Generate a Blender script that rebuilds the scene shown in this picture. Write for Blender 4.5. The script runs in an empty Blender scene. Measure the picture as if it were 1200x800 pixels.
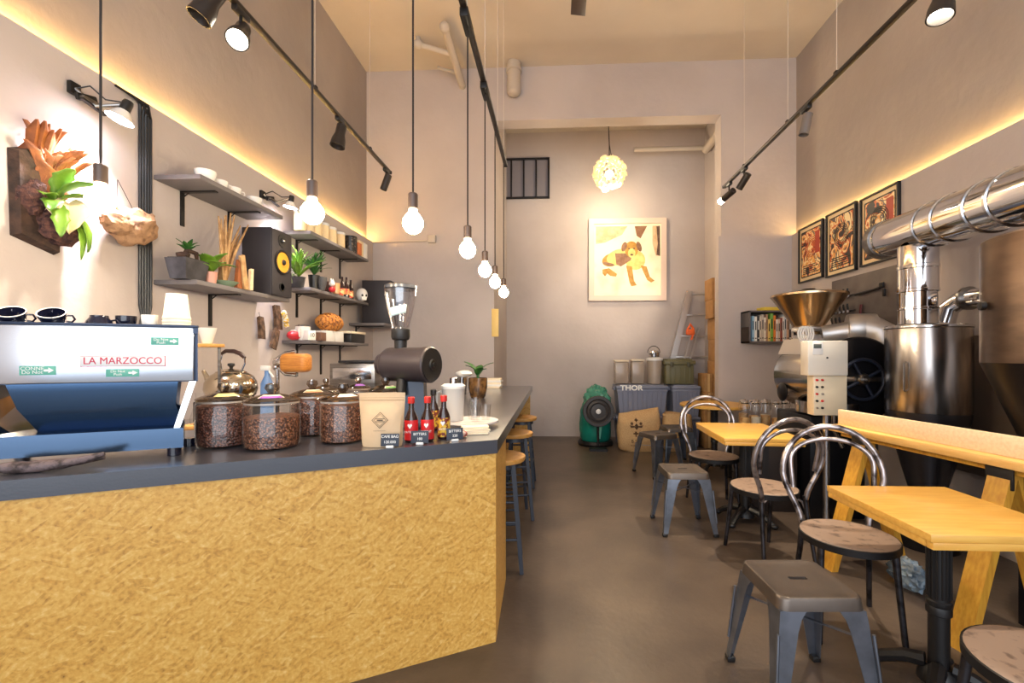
import bpy, bmesh, math, random
from mathutils import Vector, Matrix, Euler, noise
random.seed(7)
S = bpy.context.scene
COL = S.collection
PI = math.pi
# ---------------------------------------------------------------- camera, world, exposure
F_PX, PX, PY, CAM_H = 520.0, 624.0, 415.0, 1.32
YAW = math.atan(27 / F_PX)
cam_d = bpy.data.cameras.new('camera'); cam = bpy.data.objects.new('camera', cam_d); COL.objects.link(cam)
cam.location = (0, 0, CAM_H); cam.rotation_euler = (PI / 2, 0, YAW)
cam_d.sensor_width = 36; cam_d.lens = F_PX / 1200 * 36
cam_d.shift_x = -(PX - 600) / 1200; cam_d.shift_y = (PY - 400) / 1200
cam_d.clip_start = .02
S.camera = cam
S.cycles.transparent_max_bounces = 32
S.view_settings.view_transform = 'Standard'; S.view_settings.look = 'None'
S.view_settings.gamma = 1; S.view_settings.use_curve_mapping = False
S.view_settings.exposure = 1.42
w = bpy.data.worlds.new('world'); S.world = w; w.use_nodes = True
w.node_tree.nodes['Background'].inputs[0].default_value = (.75, .85, 1, 1)
w.node_tree.nodes['Background'].inputs[1].default_value = .5

def light(name, typ, loc, energy, col=(1, 1, 1), target=None, **k):
    d = bpy.data.lights.new(name, typ); o = bpy.data.objects.new(name, d); COL.objects.link(o)
    d.energy = energy; d.color = col; o.location = loc
    for a, b in k.items(): setattr(d, a, b)
    if target is not None:
        o.rotation_euler = (Vector(target) - Vector(loc)).to_track_quat('-Z', 'Y').to_euler()
    return o
# daylight through the shopfront behind the camera
light('shopfront_daylight', 'AREA', (.25, -2.3, 2.2), 62, (.93, .96, 1), (.25, 3, 1.6), shape='RECTANGLE', size=5.2, size_y=3.4)
WARM = (1, .85, .66)
L_TRACK = 40

def ray(px, py):
    u = (px - PX) / F_PX; v = (PY - py) / F_PX
    return (-math.sin(YAW) + u * math.cos(YAW), math.cos(YAW) + u * math.sin(YAW), v)
def at(px, py, x=None, y=None, z=None):          # where the sight line of a photo pixel meets a plane of the room
    r = ray(px, py)
    t = x / r[0] if x is not None else y / r[1] if y is not None else (z - CAM_H) / r[2]
    return Vector((r[0] * t, r[1] * t, CAM_H + r[2] * t))

# ---------------------------------------------------------------- materials
def lin(c): return tuple(((v / 255) / 12.92 if v / 255 <= .04045 else ((v / 255 + .055) / 1.055) ** 2.4) for v in c)
MATS = {}
def nodes(name):
    m = bpy.data.materials.new(name); m.use_nodes = True
    nt = m.node_tree; b = nt.nodes['Principled BSDF']
    return m, nt, b
def mat(name, col, rough=.5, metal=0, var=None, bump=None, coat=0, emit=0, ecol=None, trans=0, sheen=0, stretch=(1, 1, 1), spec=None, alpha=None):
    """var=(scale, rgb2, lo, hi) mixes a second colour by noise; bump=(scale, strength)"""
    if name in MATS: return MATS[name]
    m, nt, b = nodes(name); N = nt.nodes; L = nt.links
    c = (*lin(col), 1)
    b.inputs['Base Color'].default_value = c; b.inputs['Roughness'].default_value = rough
    b.inputs['Metallic'].default_value = metal
    if coat: b.inputs['Coat Weight'].default_value = coat
    if trans: b.inputs['Transmission Weight'].default_value = trans
    if sheen: b.inputs['Sheen Weight'].default_value = sheen
    if spec is not None: b.inputs['Specular IOR Level'].default_value = spec
    if alpha is not None: b.inputs['Alpha'].default_value = alpha
    if emit:
        b.inputs['Emission Color'].default_value = (*(lin(ecol) if ecol else c[:3]), 1); b.inputs['Emission Strength'].default_value = emit
    if var or bump:
        tc = N.new('ShaderNodeTexCoord'); mp = N.new('ShaderNodeMapping'); mp.inputs['Scale'].default_value = stretch
        L.new(tc.outputs['Object'], mp.inputs[0])
    if var:
        n = N.new('ShaderNodeTexNoise'); n.inputs['Scale'].default_value = var[0]; n.inputs['Detail'].default_value = 6
        L.new(mp.outputs[0], n.inputs['Vector'])
        r = N.new('ShaderNodeValToRGB'); r.color_ramp.elements[0].position = var[2]; r.color_ramp.elements[1].position = var[3]
        r.color_ramp.elements[0].color = c; r.color_ramp.elements[1].color = (*lin(var[1]), 1)
        L.new(n.outputs['Fac'], r.inputs[0]); L.new(r.outputs[0], b.inputs['Base Color'])
    if bump:
        n2 = N.new('ShaderNodeTexNoise'); n2.inputs['Scale'].default_value = bump[0]; n2.inputs['Detail'].default_value = 5
        L.new(mp.outputs[0], n2.inputs['Vector'])
        bp = N.new('ShaderNodeBump'); bp.inputs['Strength'].default_value = bump[1]; bp.inputs['Distance'].default_value = .01
        L.new(n2.outputs['Fac'], bp.inputs['Height']); L.new(bp.outputs[0], b.inputs['Normal'])
    MATS[name] = m
    return m
def glass(name, tint=(255, 255, 255), dens=.985, base=.055):
    """thin clear glass: see-through with a fresnel gloss"""
    m = bpy.data.materials.new(name); m.use_nodes = True; nt = m.node_tree; N = nt.nodes; L = nt.links
    N.remove(N['Principled BSDF']); out = N['Material Output']
    t = N.new('ShaderNodeBsdfTransparent'); t.inputs[0].default_value = (*[v * dens for v in lin(tint)], 1)
    g = N.new('ShaderNodeBsdfGlossy'); g.inputs['Roughness'].default_value = .03
    lw = N.new('ShaderNodeLayerWeight'); lw.inputs[0].default_value = .5
    pw = N.new('ShaderNodeMath'); pw.operation = 'POWER'; pw.inputs[1].default_value = 3.5; L.new(lw.outputs['Facing'], pw.inputs[0])
    f = N.new('ShaderNodeMath'); f.operation = 'MULTIPLY_ADD'; f.inputs[1].default_value = .55; f.inputs[2].default_value = base; L.new(pw.outputs[0], f.inputs[0])
    mx = N.new('ShaderNodeMixShader')
    L.new(f.outputs[0], mx.inputs[0]); L.new(t.outputs[0], mx.inputs[1]); L.new(g.outputs[0], mx.inputs[2]); L.new(mx.outputs[0], out.inputs[0])
    return m
def osb():
    m, nt, b = nodes('strand_board'); N = nt.nodes; L = nt.links
    tc = N.new('ShaderNodeTexCoord')
    wn = N.new('ShaderNodeTexNoise'); wn.inputs['Scale'].default_value = 2.2; wn.inputs['Detail'].default_value = 2
    L.new(tc.outputs['Object'], wn.inputs['Vector'])
    prev = None
    for k, (ang, sc) in enumerate(((.3, (12, 12, 80)), (-.35, (10, 10, 70)), (.7, (14, 14, 88)))):
        ad = N.new('ShaderNodeVectorMath'); ad.operation = 'MULTIPLY_ADD'
        L.new(wn.outputs['Color'], ad.inputs[0]); ad.inputs[1].default_value = (.16, .16, .16); L.new(tc.outputs['Object'], ad.inputs[2])
        rt = N.new('ShaderNodeVectorRotate'); rt.rotation_type = 'Y_AXIS'; rt.inputs['Angle'].default_value = ang
        L.new(ad.outputs[0], rt.inputs['Vector'])
        mp = N.new('ShaderNodeMapping'); mp.inputs['Scale'].default_value = sc; mp.inputs['Location'].default_value = (k * 3.3, k, k * 7)
        L.new(rt.outputs[0], mp.inputs[0])
        v = N.new('ShaderNodeTexVoronoi'); v.inputs['Scale'].default_value = 1.0; L.new(mp.outputs[0], v.inputs['Vector'])
        sp = N.new('ShaderNodeSeparateColor'); L.new(v.outputs['Color'], sp.inputs[0])
        if prev is None: prev = sp.outputs[0]
        else:
            ms = N.new('ShaderNodeTexNoise'); ms.inputs['Scale'].default_value = 9 + 4 * k; L.new(tc.outputs['Object'], ms.inputs['Vector'])
            rm = N.new('ShaderNodeValToRGB'); rm.color_ramp.elements[0].position = .47; rm.color_ramp.elements[1].position = .53
            L.new(ms.outputs['Fac'], rm.inputs[0])
            mx = N.new('ShaderNodeMix'); L.new(rm.outputs[0], mx.inputs[0]); L.new(prev, mx.inputs[2]); L.new(sp.outputs[0], mx.inputs[3])
            prev = mx.outputs[0]
    fn = N.new('ShaderNodeTexNoise'); fn.inputs['Scale'].default_value = 70; fn.inputs['Detail'].default_value = 5
    L.new(tc.outputs['Object'], fn.inputs['Vector'])
    mm = N.new('ShaderNodeMath'); mm.operation = 'MULTIPLY_ADD'; mm.inputs[1].default_value = .9; L.new(fn.outputs['Fac'], mm.inputs[0])
    hf = N.new('ShaderNodeMath'); hf.operation = 'MULTIPLY'; hf.inputs[1].default_value = .30; L.new(prev, hf.inputs[0])
    L.new(hf.outputs[0], mm.inputs[2])
    r = N.new('ShaderNodeValToRGB'); e = r.color_ramp.elements
    e[0].position = .22; e[0].color = (*lin((104, 64, 28)), 1); e[1].position = 1.1 - .1; e[1].color = (*lin((230, 196, 126)), 1)
    for p, c in ((.34, (176, 128, 58)), (.52, (202, 152, 70)), (.72, (214, 168, 86))):
        x = e.new(p); x.color = (*lin(c), 1)
    L.new(mm.outputs[0], r.inputs[0]); L.new(r.outputs[0], b.inputs['Base Color'])
    b.inputs['Roughness'].default_value = .42
    bp = N.new('ShaderNodeBump'); bp.inputs['Strength'].default_value = .2; bp.inputs['Distance'].default_value = .004
    L.new(mm.outputs[0], bp.inputs['Height']); L.new(bp.outputs[0], b.inputs['Normal'])
    return m
def beans(name, c1, c2, scale=125):
    m, nt, b = nodes(name); N = nt.nodes; L = nt.links
    tc = N.new('ShaderNodeTexCoord'); v = N.new('ShaderNodeTexVoronoi'); v.inputs['Scale'].default_value = scale
    L.new(tc.outputs['Object'], v.inputs['Vector'])
    sp = N.new('ShaderNodeSeparateColor'); L.new(v.outputs['Color'], sp.inputs[0])
    r = N.new('ShaderNodeValToRGB'); r.color_ramp.elements[0].color = (*lin(c1), 1); r.color_ramp.elements[1].color = (*lin(c2), 1)
    L.new(sp.outputs[0], r.inputs[0])
    d = N.new('ShaderNodeValToRGB'); d.color_ramp.elements[0].color = (1, 1, 1, 1); d.color_ramp.elements[1].color = (.22, .18, .16, 1)
    d.color_ramp.elements[0].position = .35; d.color_ramp.elements[1].position = .62
    L.new(v.outputs['Distance'], d.inputs[0])
    mx = N.new('ShaderNodeMix'); mx.data_type = 'RGBA'; mx.blend_type = 'MULTIPLY'; mx.inputs[0].default_value = 1
    L.new(r.outputs[0], mx.inputs[6]); L.new(d.outputs[0], mx.inputs[7]); L.new(mx.outputs[2], b.inputs['Base Color'])
    bp = N.new('ShaderNodeBump'); bp.inputs['Strength'].default_value = .9; bp.inputs['Distance'].default_value = .005; bp.invert = True
    L.new(v.outputs['Distance'], bp.inputs['Height']); L.new(bp.outputs[0], b.inputs['Normal'])
    b.inputs['Roughness'].default_value = .35
    return m
def poster_mat(name, seed, cols):
    m, nt, b = nodes(name); N = nt.nodes; L = nt.links
    tc = N.new('ShaderNodeTexCoord'); mp = N.new('ShaderNodeMapping'); mp.inputs['Location'].default_value = (seed, seed * 2, seed)
    L.new(tc.outputs['Object'], mp.inputs[0])
    n = N.new('ShaderNodeTexNoise'); n.inputs['Scale'].default_value = 6; n.inputs['Detail'].default_value = 2.5; n.inputs['Distortion'].default_value = 1.5
    L.new(mp.outputs[0], n.inputs['Vector'])
    r = N.new('ShaderNodeValToRGB'); r.color_ramp.interpolation = 'CONSTANT'; e = r.color_ramp.elements
    e[0].position = 0; e[0].color = (*lin(cols[0]), 1); e[1].position = .40; e[1].color = (*lin(cols[1]), 1)
    for k, c in enumerate(cols[2:]):
        x = e.new(.40 + .06 * (k + 1)); x.color = (*lin(c), 1)
    L.new(n.outputs['Fac'], r.inputs[0]); L.new(r.outputs[0], b.inputs['Base Color']); b.inputs['Roughness'].default_value = .4
    return m

plaster = mat('grey_plaster', (190, 179, 174), .75, var=(1.3, (177, 166, 161), .35, .7), bump=(14, .35))
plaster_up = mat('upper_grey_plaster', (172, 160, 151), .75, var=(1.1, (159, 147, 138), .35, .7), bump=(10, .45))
ceil_m = mat('ceiling_paint', (206, 195, 181), .8, var=(.9, (194, 182, 168), .4, .7), bump=(8, .25))
concrete = mat('floor_concrete', (70, 59, 51), .34, var=(2.4, (94, 80, 68), .35, .72), bump=(30, .12))
OSB = osb()
top_black = mat('black_laminate', (56, 58, 66), .24, bump=(120, .05), coat=.9)
top_black.node_tree.nodes['Principled BSDF'].inputs['Coat Roughness'].default_value = .28
bulb_dim = mat('bulb_dim', (255, 240, 215), .3, emit=7, ecol=(255, 226, 178))
dark = mat('dark_iron', (40, 38, 38), .45, .6)
black = mat('black_paint', (26, 25, 26), .4)
blackgloss = mat('black_gloss', (18, 20, 38), .08, coat=.5)
steel = mat('polished_steel', (205, 205, 208), .16, 1)
chrome = mat('chrome', (225, 225, 228), .06, 1)
brushed = mat('brushed_steel', (150, 146, 142), .32, 1, var=(3, (110, 104, 98), .4, .7), stretch=(1, 1, 12))
gun = mat('gunmetal', (132, 138, 150), .3, .8, var=(9, (104, 108, 116), .4, .7))
gun_top = mat('worn_gunmetal', (112, 102, 94), .4, .7, var=(6, (98, 88, 80), .35, .7))
rawsteel = mat('worn_raw_steel', (176, 168, 168), .28, .85, var=(14, (70, 62, 62), .48, .66))
seatwood = mat('worn_seat', (140, 118, 102), .45, var=(26, (92, 74, 64), .56, .7))
pine = mat('yellow_pine', (224, 174, 84), .38, var=(7, (210, 154, 66), .35, .7), stretch=(1, 8, 8), coat=.15)
pine_y = mat('golden_pine', (212, 158, 56), .45, var=(8, (188, 128, 40), .35, .7), stretch=(9, 9, 1))
pine_pale = mat('pale_pine', (230, 204, 166), .55, var=(9, (218, 188, 148), .35, .7), stretch=(8, 1, 8))
oak = mat('stool_seat_wood', (214, 160, 86), .4, var=(10, (196, 138, 66), .4, .7), stretch=(1, 6, 6))
white = mat('white_ceramic', (236, 232, 226), .2, coat=.4)
whitemat = mat('white_plastic', (226, 224, 220), .4)
cream = mat('cream_card', (232, 216, 188), .6)
greypaint = mat('grey_shelf_paint', (112, 106, 106), .5, bump=(20, .1))
board_grey = mat('grey_tool_board', (108, 98, 92), .55, var=(4, (92, 82, 78), .4, .6))
card = mat('cardboard', (176, 132, 82), .75, var=(9, (158, 114, 68), .4, .7))
burlap = mat('burlap', (196, 162, 116), .85, var=(90, (178, 142, 98), .4, .65), bump=(160, .5))
kraft = mat('kraft_paper', (206, 176, 138), .6, bump=(30, .2))
bark = mat('bark', (70, 48, 36), .85, var=(18, (38, 26, 20), .4, .65), bump=(35, .8))
driedleaf = mat('dried_leaf', (150, 84, 38), .65, var=(16, (110, 58, 26), .42, .68), bump=(30, .5))
drift = mat('driftwood', (160, 124, 92), .8, var=(22, (96, 66, 44), .5, .7), bump=(30, .9))
leafm = mat('bright_leaf', (108, 146, 42), .45, var=(12, (70, 108, 32), .4, .65))
leafd = mat('dark_leaf', (54, 100, 40), .45, var=(12, (34, 74, 30), .4, .65))
soil = mat('soil', (46, 34, 28), .9, bump=(60, 1))
stone = mat('grey_stone_pot', (70, 68, 72), .7, var=(12, (50, 48, 52), .4, .6), bump=(25, .4))
stick = mat('dry_stick', (190, 152, 104), .7, var=(20, (152, 110, 66), .4, .65))
red = mat('red_label', (206, 34, 38), .4)
bottlebrown = mat('dark_liquid', (40, 18, 14), .1, coat=.6)
G = glass('clear_glass'); GS = glass('smoky_plastic', (250, 250, 252), .985, .13)
GL = glass('lid_glass', (226, 210, 192), .8, .13)
frost = mat('frosted_plastic', (222, 220, 216), .35, trans=.35)
coffee = beans('coffee_beans', (84, 48, 38), (150, 98, 76))
coffee2 = beans('light_coffee_beans', (100, 58, 40), (172, 116, 82))
bulb_m = mat('bulb_glow', (255, 240, 215), .3, emit=26, ecol=(255, 226, 178))
spot_m = mat('spot_glow', (255, 246, 230), .3, emit=16, ecol=(255, 240, 214))
cool_m = mat('cool_bulb_glow', (255, 250, 252), .3, emit=22, ecol=(250, 240, 255))
cove_m = mat('cove_led', (255, 225, 150), .3, emit=34, ecol=(255, 202, 116))
cove_r = mat('cove_led_dim', (255, 225, 150), .3, emit=17, ecol=(255, 208, 124))
blue_film = mat('blue_filmed_steel', (84, 112, 146), .22, .85)
ink = mat('black_ink', (30, 26, 24), .6)
whiteink = mat('white_ink', (238, 236, 230), .5)
redink = mat('red_ink', (196, 20, 58), .4)
green_st = mat('green_sticker', (92, 168, 146), .4)

# ---------------------------------------------------------------- mesh builder
class MB:
    def __init__(s, M=None): s.bm = bmesh.new(); s.M = M or Matrix()
    def _v(s, vs, M=None):
        T = s.M @ M if M is not None else s.M
        for v in vs: v.co = T @ v.co
    def box(s, c, size, bev=0, rot=None, seg=2):
        r = bmesh.ops.create_cube(s.bm, size=1); vs = r['verts']
        for v in vs: v.co = Vector((v.co.x * size[0], v.co.y * size[1], v.co.z * size[2]))
        if bev:
            es = {e for v in vs for e in v.link_edges}
            rr = bmesh.ops.bevel(s.bm, geom=list(es), offset=min(bev, min(size) * .45), segments=seg, affect='EDGES', profile=.5)
            vs = list({v for f in rr['faces'] for v in f.verts} | {v for v in vs if v.is_valid})
        M = Matrix.Translation(c)
        if rot: M = M @ Euler(rot).to_matrix().to_4x4()
        s._v(vs, M); return s
    def b2(s, lo, hi, bev=0):
        return s.box([(a + b) / 2 for a, b in zip(lo, hi)], [abs(b - a) for a, b in zip(lo, hi)], bev)
    def loft(s, loops, cap0=True, cap1=True, closed=True):
        L = [[s.bm.verts.new(s.M @ Vector(p)) for p in lp] for lp in loops]
        n = len(L[0])
        for a, b in zip(L, L[1:]):
            for i in range(n if closed else n - 1):
                j = (i + 1) % n
                try: s.bm.faces.new((a[i], a[j], b[j], b[i]))
                except ValueError: pass
        if cap0 and n > 2: s.bm.faces.new(list(reversed(L[0])))
        if cap1 and n > 2: s.bm.faces.new(L[-1])
        return s
    def lathe(s, prof, c=(0, 0, 0), seg=28, axis=None, cap=True, sx=1, sy=1):
        T = Matrix.Translation(c)
        if axis is not None: T = T @ Vector(axis).to_track_quat('Z', 'Y').to_matrix().to_4x4()
        loops = [[T @ Vector((r * sx * math.cos(2 * PI * i / seg), r * sy * math.sin(2 * PI * i / seg), z)) for i in range(seg)] for r, z in prof]
        return s.loft(loops, cap, cap)
    def cyl(s, p0, p1, r0, r1=None, seg=16):
        p0, p1 = Vector(p0), Vector(p1); d = p1 - p0
        return s.lathe([(r0, 0), (r0 if r1 is None else r1, d.length)], p0, seg, d)
    def tube(s, pts, r, seg=8, closed=False, sq=False):
        pts = [Vector(p) for p in pts]; n = len(pts)
        rs = r if isinstance(r, (list, tuple)) else [r] * n
        loops = []; up = None
        for i, p in enumerate(pts):
            a = pts[i - 1] if (i > 0 or closed) else p; b = pts[(i + 1) % n] if (i < n - 1 or closed) else p
            t = (b - a).normalized()
            if up is None: up = t.orthogonal().normalized()
            up = (up - t * up.dot(t)).normalized(); sd = t.cross(up)
            loops.append([p + (up * math.cos(2 * PI * k / seg + (PI / 4 if sq else 0)) + sd * math.sin(2 * PI * k / seg + (PI / 4 if sq else 0))) * rs[i] for k in range(seg)])
        if closed: loops.append(loops[0]); return s.loft(loops, False, False)
        return s.loft(loops)
    def prism(s, poly, h, M=None):
        T = M or Matrix()
        return s.loft([[T @ Vector((x, y, 0)) for x, y in poly], [T @ Vector((x, y, h)) for x, y in poly]])
    def ball(s, c, r, sub=2, nz=0, ns=3, rot=None):
        rr = bmesh.ops.create_icosphere(s.bm, subdivisions=sub, radius=1); vs = rr['verts']
        r = (r, r, r) if not isinstance(r, (tuple, list)) else r
        for v in vs:
            q = v.co.copy(); k = 1 + (nz * noise.noise(q * ns + Vector(c) * 7) if nz else 0)
            v.co = Vector((q.x * r[0], q.y * r[1], q.z * r[2])) * k
        M = Matrix.Translation(c)
        if rot: M = M @ Euler(rot).to_matrix().to_4x4()
        s._v(vs, M); return s
    def grid(s, fn, nu, nv, thick=0):
        V = [[s.bm.verts.new(s.M @ Vector(fn(i / nu, j / nv))) for j in range(nv + 1)] for i in range(nu + 1)]
        for i in range(nu):
            for j in range(nv): s.bm.faces.new((V[i][j], V[i + 1][j], V[i + 1][j + 1], V[i][j + 1]))
        return s
    def leaf(s, base, tip, w, droop=.3, nu=6, fold=.15, wave=0):
        """a blade from base to tip, widest in the middle, arched by droop"""
        b, t = Vector(base), Vector(tip); d = t - b; side = d.cross(Vector((0, 0, 1)))
        side = side.normalized() if side.length > 1e-5 else Vector((1, 0, 0)); upv = side.cross(d).normalized()
        def fn(u, v):
            ww = w * math.sin(PI * min(1, u * .9 + .08)) ** .8 * (1 + wave * math.sin(u * 23))
            x = (v - .5) * 2
            return b + d * u + upv * (droop * d.length * math.sin(PI * u) * .6 + fold * w * abs(x)) + side * x * ww
        return s.grid(fn, nu, 4)
def obj(name, mb, m, parent=None, ang=38, solid=0, sub=0, loc=None, rot=None, label=None):
    bm = mb.bm
    bmesh.ops.remove_doubles(bm, verts=bm.verts, dist=1e-6)
    bmesh.ops.recalc_face_normals(bm, faces=bm.faces)
    for f in bm.faces: f.smooth = True
    lim = math.radians(ang)
    for e in bm.edges:
        if len(e.link_faces) == 2 and e.calc_face_angle(0) > lim: e.smooth = False
    me = bpy.data.meshes.new(name); bm.to_mesh(me); bm.free()
    me.materials.append(m)
    o = bpy.data.objects.new(name, me); COL.objects.link(o)
    if parent: o.parent = parent
    if solid:
        md = o.modifiers.new('solid', 'SOLIDIFY'); md.thickness = solid; md.offset = 0
    if sub:
        md = o.modifiers.new('sub', 'SUBSURF'); md.levels = sub; md.render_levels = sub
    if loc is not None: o.location = loc
    if rot is not None: o.rotation_euler = rot
    if label: o['label'] = label
    return o
def text(name, body, size, m, parent, loc, rot, ext=.0006, sx=1, align='CENTER', spacing=1, bold=0):
    c = bpy.data.curves.new(name, 'FONT'); c.body = body; c.size = size; c.extrude = ext
    c.offset = bold; c.align_x = align; c.align_y = 'CENTER'; c.space_character = spacing; c.materials.append(m)
    tmp = bpy.data.objects.new(name + '_curve', c); COL.objects.link(tmp)
    me = bpy.data.meshes.new_from_object(tmp.evaluated_get(bpy.context.evaluated_depsgraph_get()))
    bpy.data.objects.remove(tmp); me.name = name
    if not me.materials: me.materials.append(m)
    o = bpy.data.objects.new(name, me); COL.objects.link(o); o.parent = parent; o.location = loc; o.rotation_euler = rot; o.scale = (sx, 1, 1)
    return o
def thing(name, label, cat, loc=(0, 0, 0), rotz=0, group=None, rot=None):
    o = bpy.data.objects.new(name, None); COL.objects.link(o); o.empty_display_size = .05
    o.location = loc; o.rotation_euler = rot if rot else (0, 0, rotz); o['label'] = label; o['category'] = cat
    if group: o['group'] = group
    return o
def tag(o, label, cat, group=None, kind=None):
    o['label'] = label; o['category'] = cat
    if group: o['group'] = group
    if kind: o['kind'] = kind
    return o
def struct(name, mb, m, parent=None, **k):
    o = obj(name, mb, m, parent, **k)
    if not parent: o['kind'] = 'structure'
    return o
def dup(root, label=None, loc=None, rotz=None, group=None, rot=None):
    def rec(o, p):
        c = o.copy(); COL.objects.link(c)
        if p: c.parent = p
        for ch in [x for x in KIDS.get(o.name, [])]: rec(ch, c)
        return c
    KIDS = {}
    for x in COL.objects:
        if x.parent: KIDS.setdefault(x.parent.name, []).append(x)
    r = rec(root, None)
    if label: r['label'] = label
    if loc is not None: r.location = loc
    if rotz is not None: r.rotation_euler = (0, 0, rotz)
    if rot is not None: r.rotation_euler = rot
    if group: r['group'] = group
    return r
def arc(n, f): return [f(i / n) for i in range(n + 1)]
# ---------------------------------------------------------------- the room
WL, WR, YB, LEDGE, CEIL, Y0 = -2.39, 2.916, 5.7, 2.79, 5.02, -2.4
WLU, WRU = WL - .085, WR + .085
m = MB().b2((-3.2, Y0, -.12), (3.6, 7.5, 0)); fl = struct('floor', m, concrete)
m = MB().b2((-3.2, Y0, CEIL), (3.6, YB + .25, CEIL + .12)); struct('ceiling', m, ceil_m)
m = MB().b2((WL - .4, Y0, 0), (WL, YB + .001, LEDGE)); wl = struct('wall_left', m, plaster)
m = MB().b2((WLU - .3, Y0, LEDGE), (WLU, YB + .001, CEIL)); struct('wall_left_upper', m, plaster_up)
m = MB().b2((WR, Y0, 0), (WR + .4, YB + .001, LEDGE)); struct('wall_right', m, plaster)
m = MB().b2((WRU, Y0, LEDGE), (WRU + .3, YB + .001, CEIL)); struct('wall_right_upper', m, plaster_up)
OL, OR, LZ = -.793, 2.081, 4.335
m = MB().b2((WL - .4, YB, 0), (OL, YB + .22, CEIL)); struct('wall_back_left', m, plaster)
m = MB().b2((OR, YB, 0), (WR + .4, YB + .22, CEIL)); struct('wall_back_right', m, plaster)
m = MB().b2((2.03, YB - .06, 0), (WR + .02, YB + .02, LEDGE)); struct('wall_back_right_lining', m, plaster)
m = MB().b2((OL, YB, LZ), (OR, YB + .22, CEIL)); struct('wall_back_lintel', m, plaster)
YR = 7.16; RC = 4.9
m = MB().b2((OL - .3, YR, 0), (2.8, YR + .15, RC)); struct('wall_recess_back', m, plaster)
m = MB().b2((OL - .3, YB + .22, 0), (OL, YR + .1, RC)); struct('wall_recess_left', m, plaster)
m = MB().b2((2.36, YB + .22, 0), (2.8, YR + .1, RC)); struct('wall_recess_right', m, plaster)
m = MB().b2((OL - .3, YB + .2, RC), (2.8, YR + .15, RC + .1)); struct('ceiling_recess', m, ceil_m)
# cove lighting on both ledges (strips lie on the ledge, light washes the upper walls)
m = MB().box((WL - .056, 1.75, LEDGE + .009), (.02, 7.8, .012), .002); tag(obj('cove_light_strip', m, cove_m), 'warm strip of light lying on the ledge of the left wall', 'light strip')
m = MB().box((WR + .056, 1.75, LEDGE + .009), (.02, 7.8, .012), .002); tag(obj('cove_light_strip', m, cove_r), 'warm strip of light lying on the ledge of the right wall', 'light strip')
# barred window high in the recess
p0, p1 = at(585, 188, y=YR), at(643, 232, y=YR)
win = struct('window_1', MB().b2((p0.x, YR - .012, p1.z), (p1.x, YR + .01, p0.z)), mat('dim_pane', (128, 122, 126), .35))
m = MB(); t = .03
for z in (p0.z, p1.z): m.box(((p0.x + p1.x) / 2, YR - .03, z), (p1.x - p0.x + t, .035, t), .004)
for x in (p0.x, p1.x): m.box((x, YR - .03, (p0.z + p1.z) / 2), (t, .035, p0.z - p1.z + t), .004)
obj('window_frame', m, dark, win)
for i in range(1, 4):
    x = p0.x + (p1.x - p0.x) * i / 4
    obj('window_bar', MB().box((x, YR - .03, (p0.z + p1.z) / 2), (.026, .02, p0.z - p1.z), .003), dark, win)
# pipes on the ceiling and the back wall
whp = mat('painted_pipe', (190, 178, 164), .5)
m = MB(); z = CEIL - .09
pa, pb = at(521, 32, z=z), at(541, 98, y=YB - .06)
m.tube([pa, (pa + pb) / 2, pb], .045, 12); 
pc = at(490, 52, z=z); pd = (pa * .55 + pb * .45)
m.tube([pc, pd], .032, 10); m.ball(pc, .06, 2); m.ball(pa, .06, 2); m.cyl(pc, pc + Vector((0, 0, .08)), .03)
m.tube([pd + Vector((-.25, .25, .02)), pb + Vector((0, -.02, .1))], .018, 8)
m.cyl((pa + pb) / 2, (pa + pb) / 2 + Vector((0, 0, .1)), .015); m.cyl(pb, pb + Vector((0, .07, 0)), .045)
tag(obj('sprinkler_pipe', m, whp), 'cream painted branching pipe on the ceiling in the left rear corner', 'pipe')
pt = at(602, 72, y=YB - .09); pb = at(602, 108, y=YB - .09)
m = MB(); m.cyl((pb.x, pb.y, pb.z), (pb.x, pb.y, CEIL - .005), .085, seg=24); m.ball((pb.x, pb.y, pb.z), (.085, .085, .05), 2); m.cyl((pb.x, pb.y, CEIL - .12), (pb.x, pb.y, CEIL - .08), .1, seg=24)
tag(obj('drain_pipe', m, whp), 'thick grey capped pipe stub coming down in front of the lintel', 'pipe')
m = MB(); a_, b_ = at(436, 284, y=YB - .02), at(503, 282, y=YB - .02)
m.tube([a_, b_], .011, 8); tag(obj('wall_conduit', m, whp), 'thin pale conduit running across the rear wall left of the pendants', 'conduit')
m = MB().box(b_ + Vector((.04, -.012, .02)), (.1, .05, .1), .01); tag(obj('junction_box', m, whp), 'small pale junction box at the end of the wall conduit', 'junction box')
m = MB(); q = at(838, 141, y=YR - .5); m.tube([(1.2, YR - .3, 4.45), (2.1, YR - .3, 4.45), (2.3, YR - .3, 4.45)], .035, 10); m.tube([(2.28, YB + .3, 4.42), (2.28, YR - .3, 4.42)], .06, 10)
tag(obj('recess_pipe', m, whp), 'grey pipe running under the recess ceiling near its right corner', 'pipe')
# dark fan blade cut by the top of the frame
q = at(678, 10, y=3.4)
fb = thing('ceiling_fan', 'dark brown ceiling fan seen only as a blade tip at the top of the picture', 'ceiling fan', (q.x, 2.9, q.z + .02))
obj('blade', MB().box((0, .18, 0), (.115, .82, .012), .004, rot=(0, .15, 0)), mat('dark_wood_blade', (62, 44, 34), .4), fb)
obj('blade', MB().box((0, -1.1, 0), (.115, .82, .012), .004, rot=(0, .15, 0)), MATS['dark_wood_blade'], fb)
obj('motor', MB().lathe([(.09, -.06), (.13, -.03), (.13, .03), (.06, .07)], (0, -.46, 0)).box((0, -.46, 0), (.05, .9, .01)), dark, fb)
obj('downrod', MB().cyl((0, -.46, .06), (0, -.46, CEIL - q.z - .02), .014), dark, fb)

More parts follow.
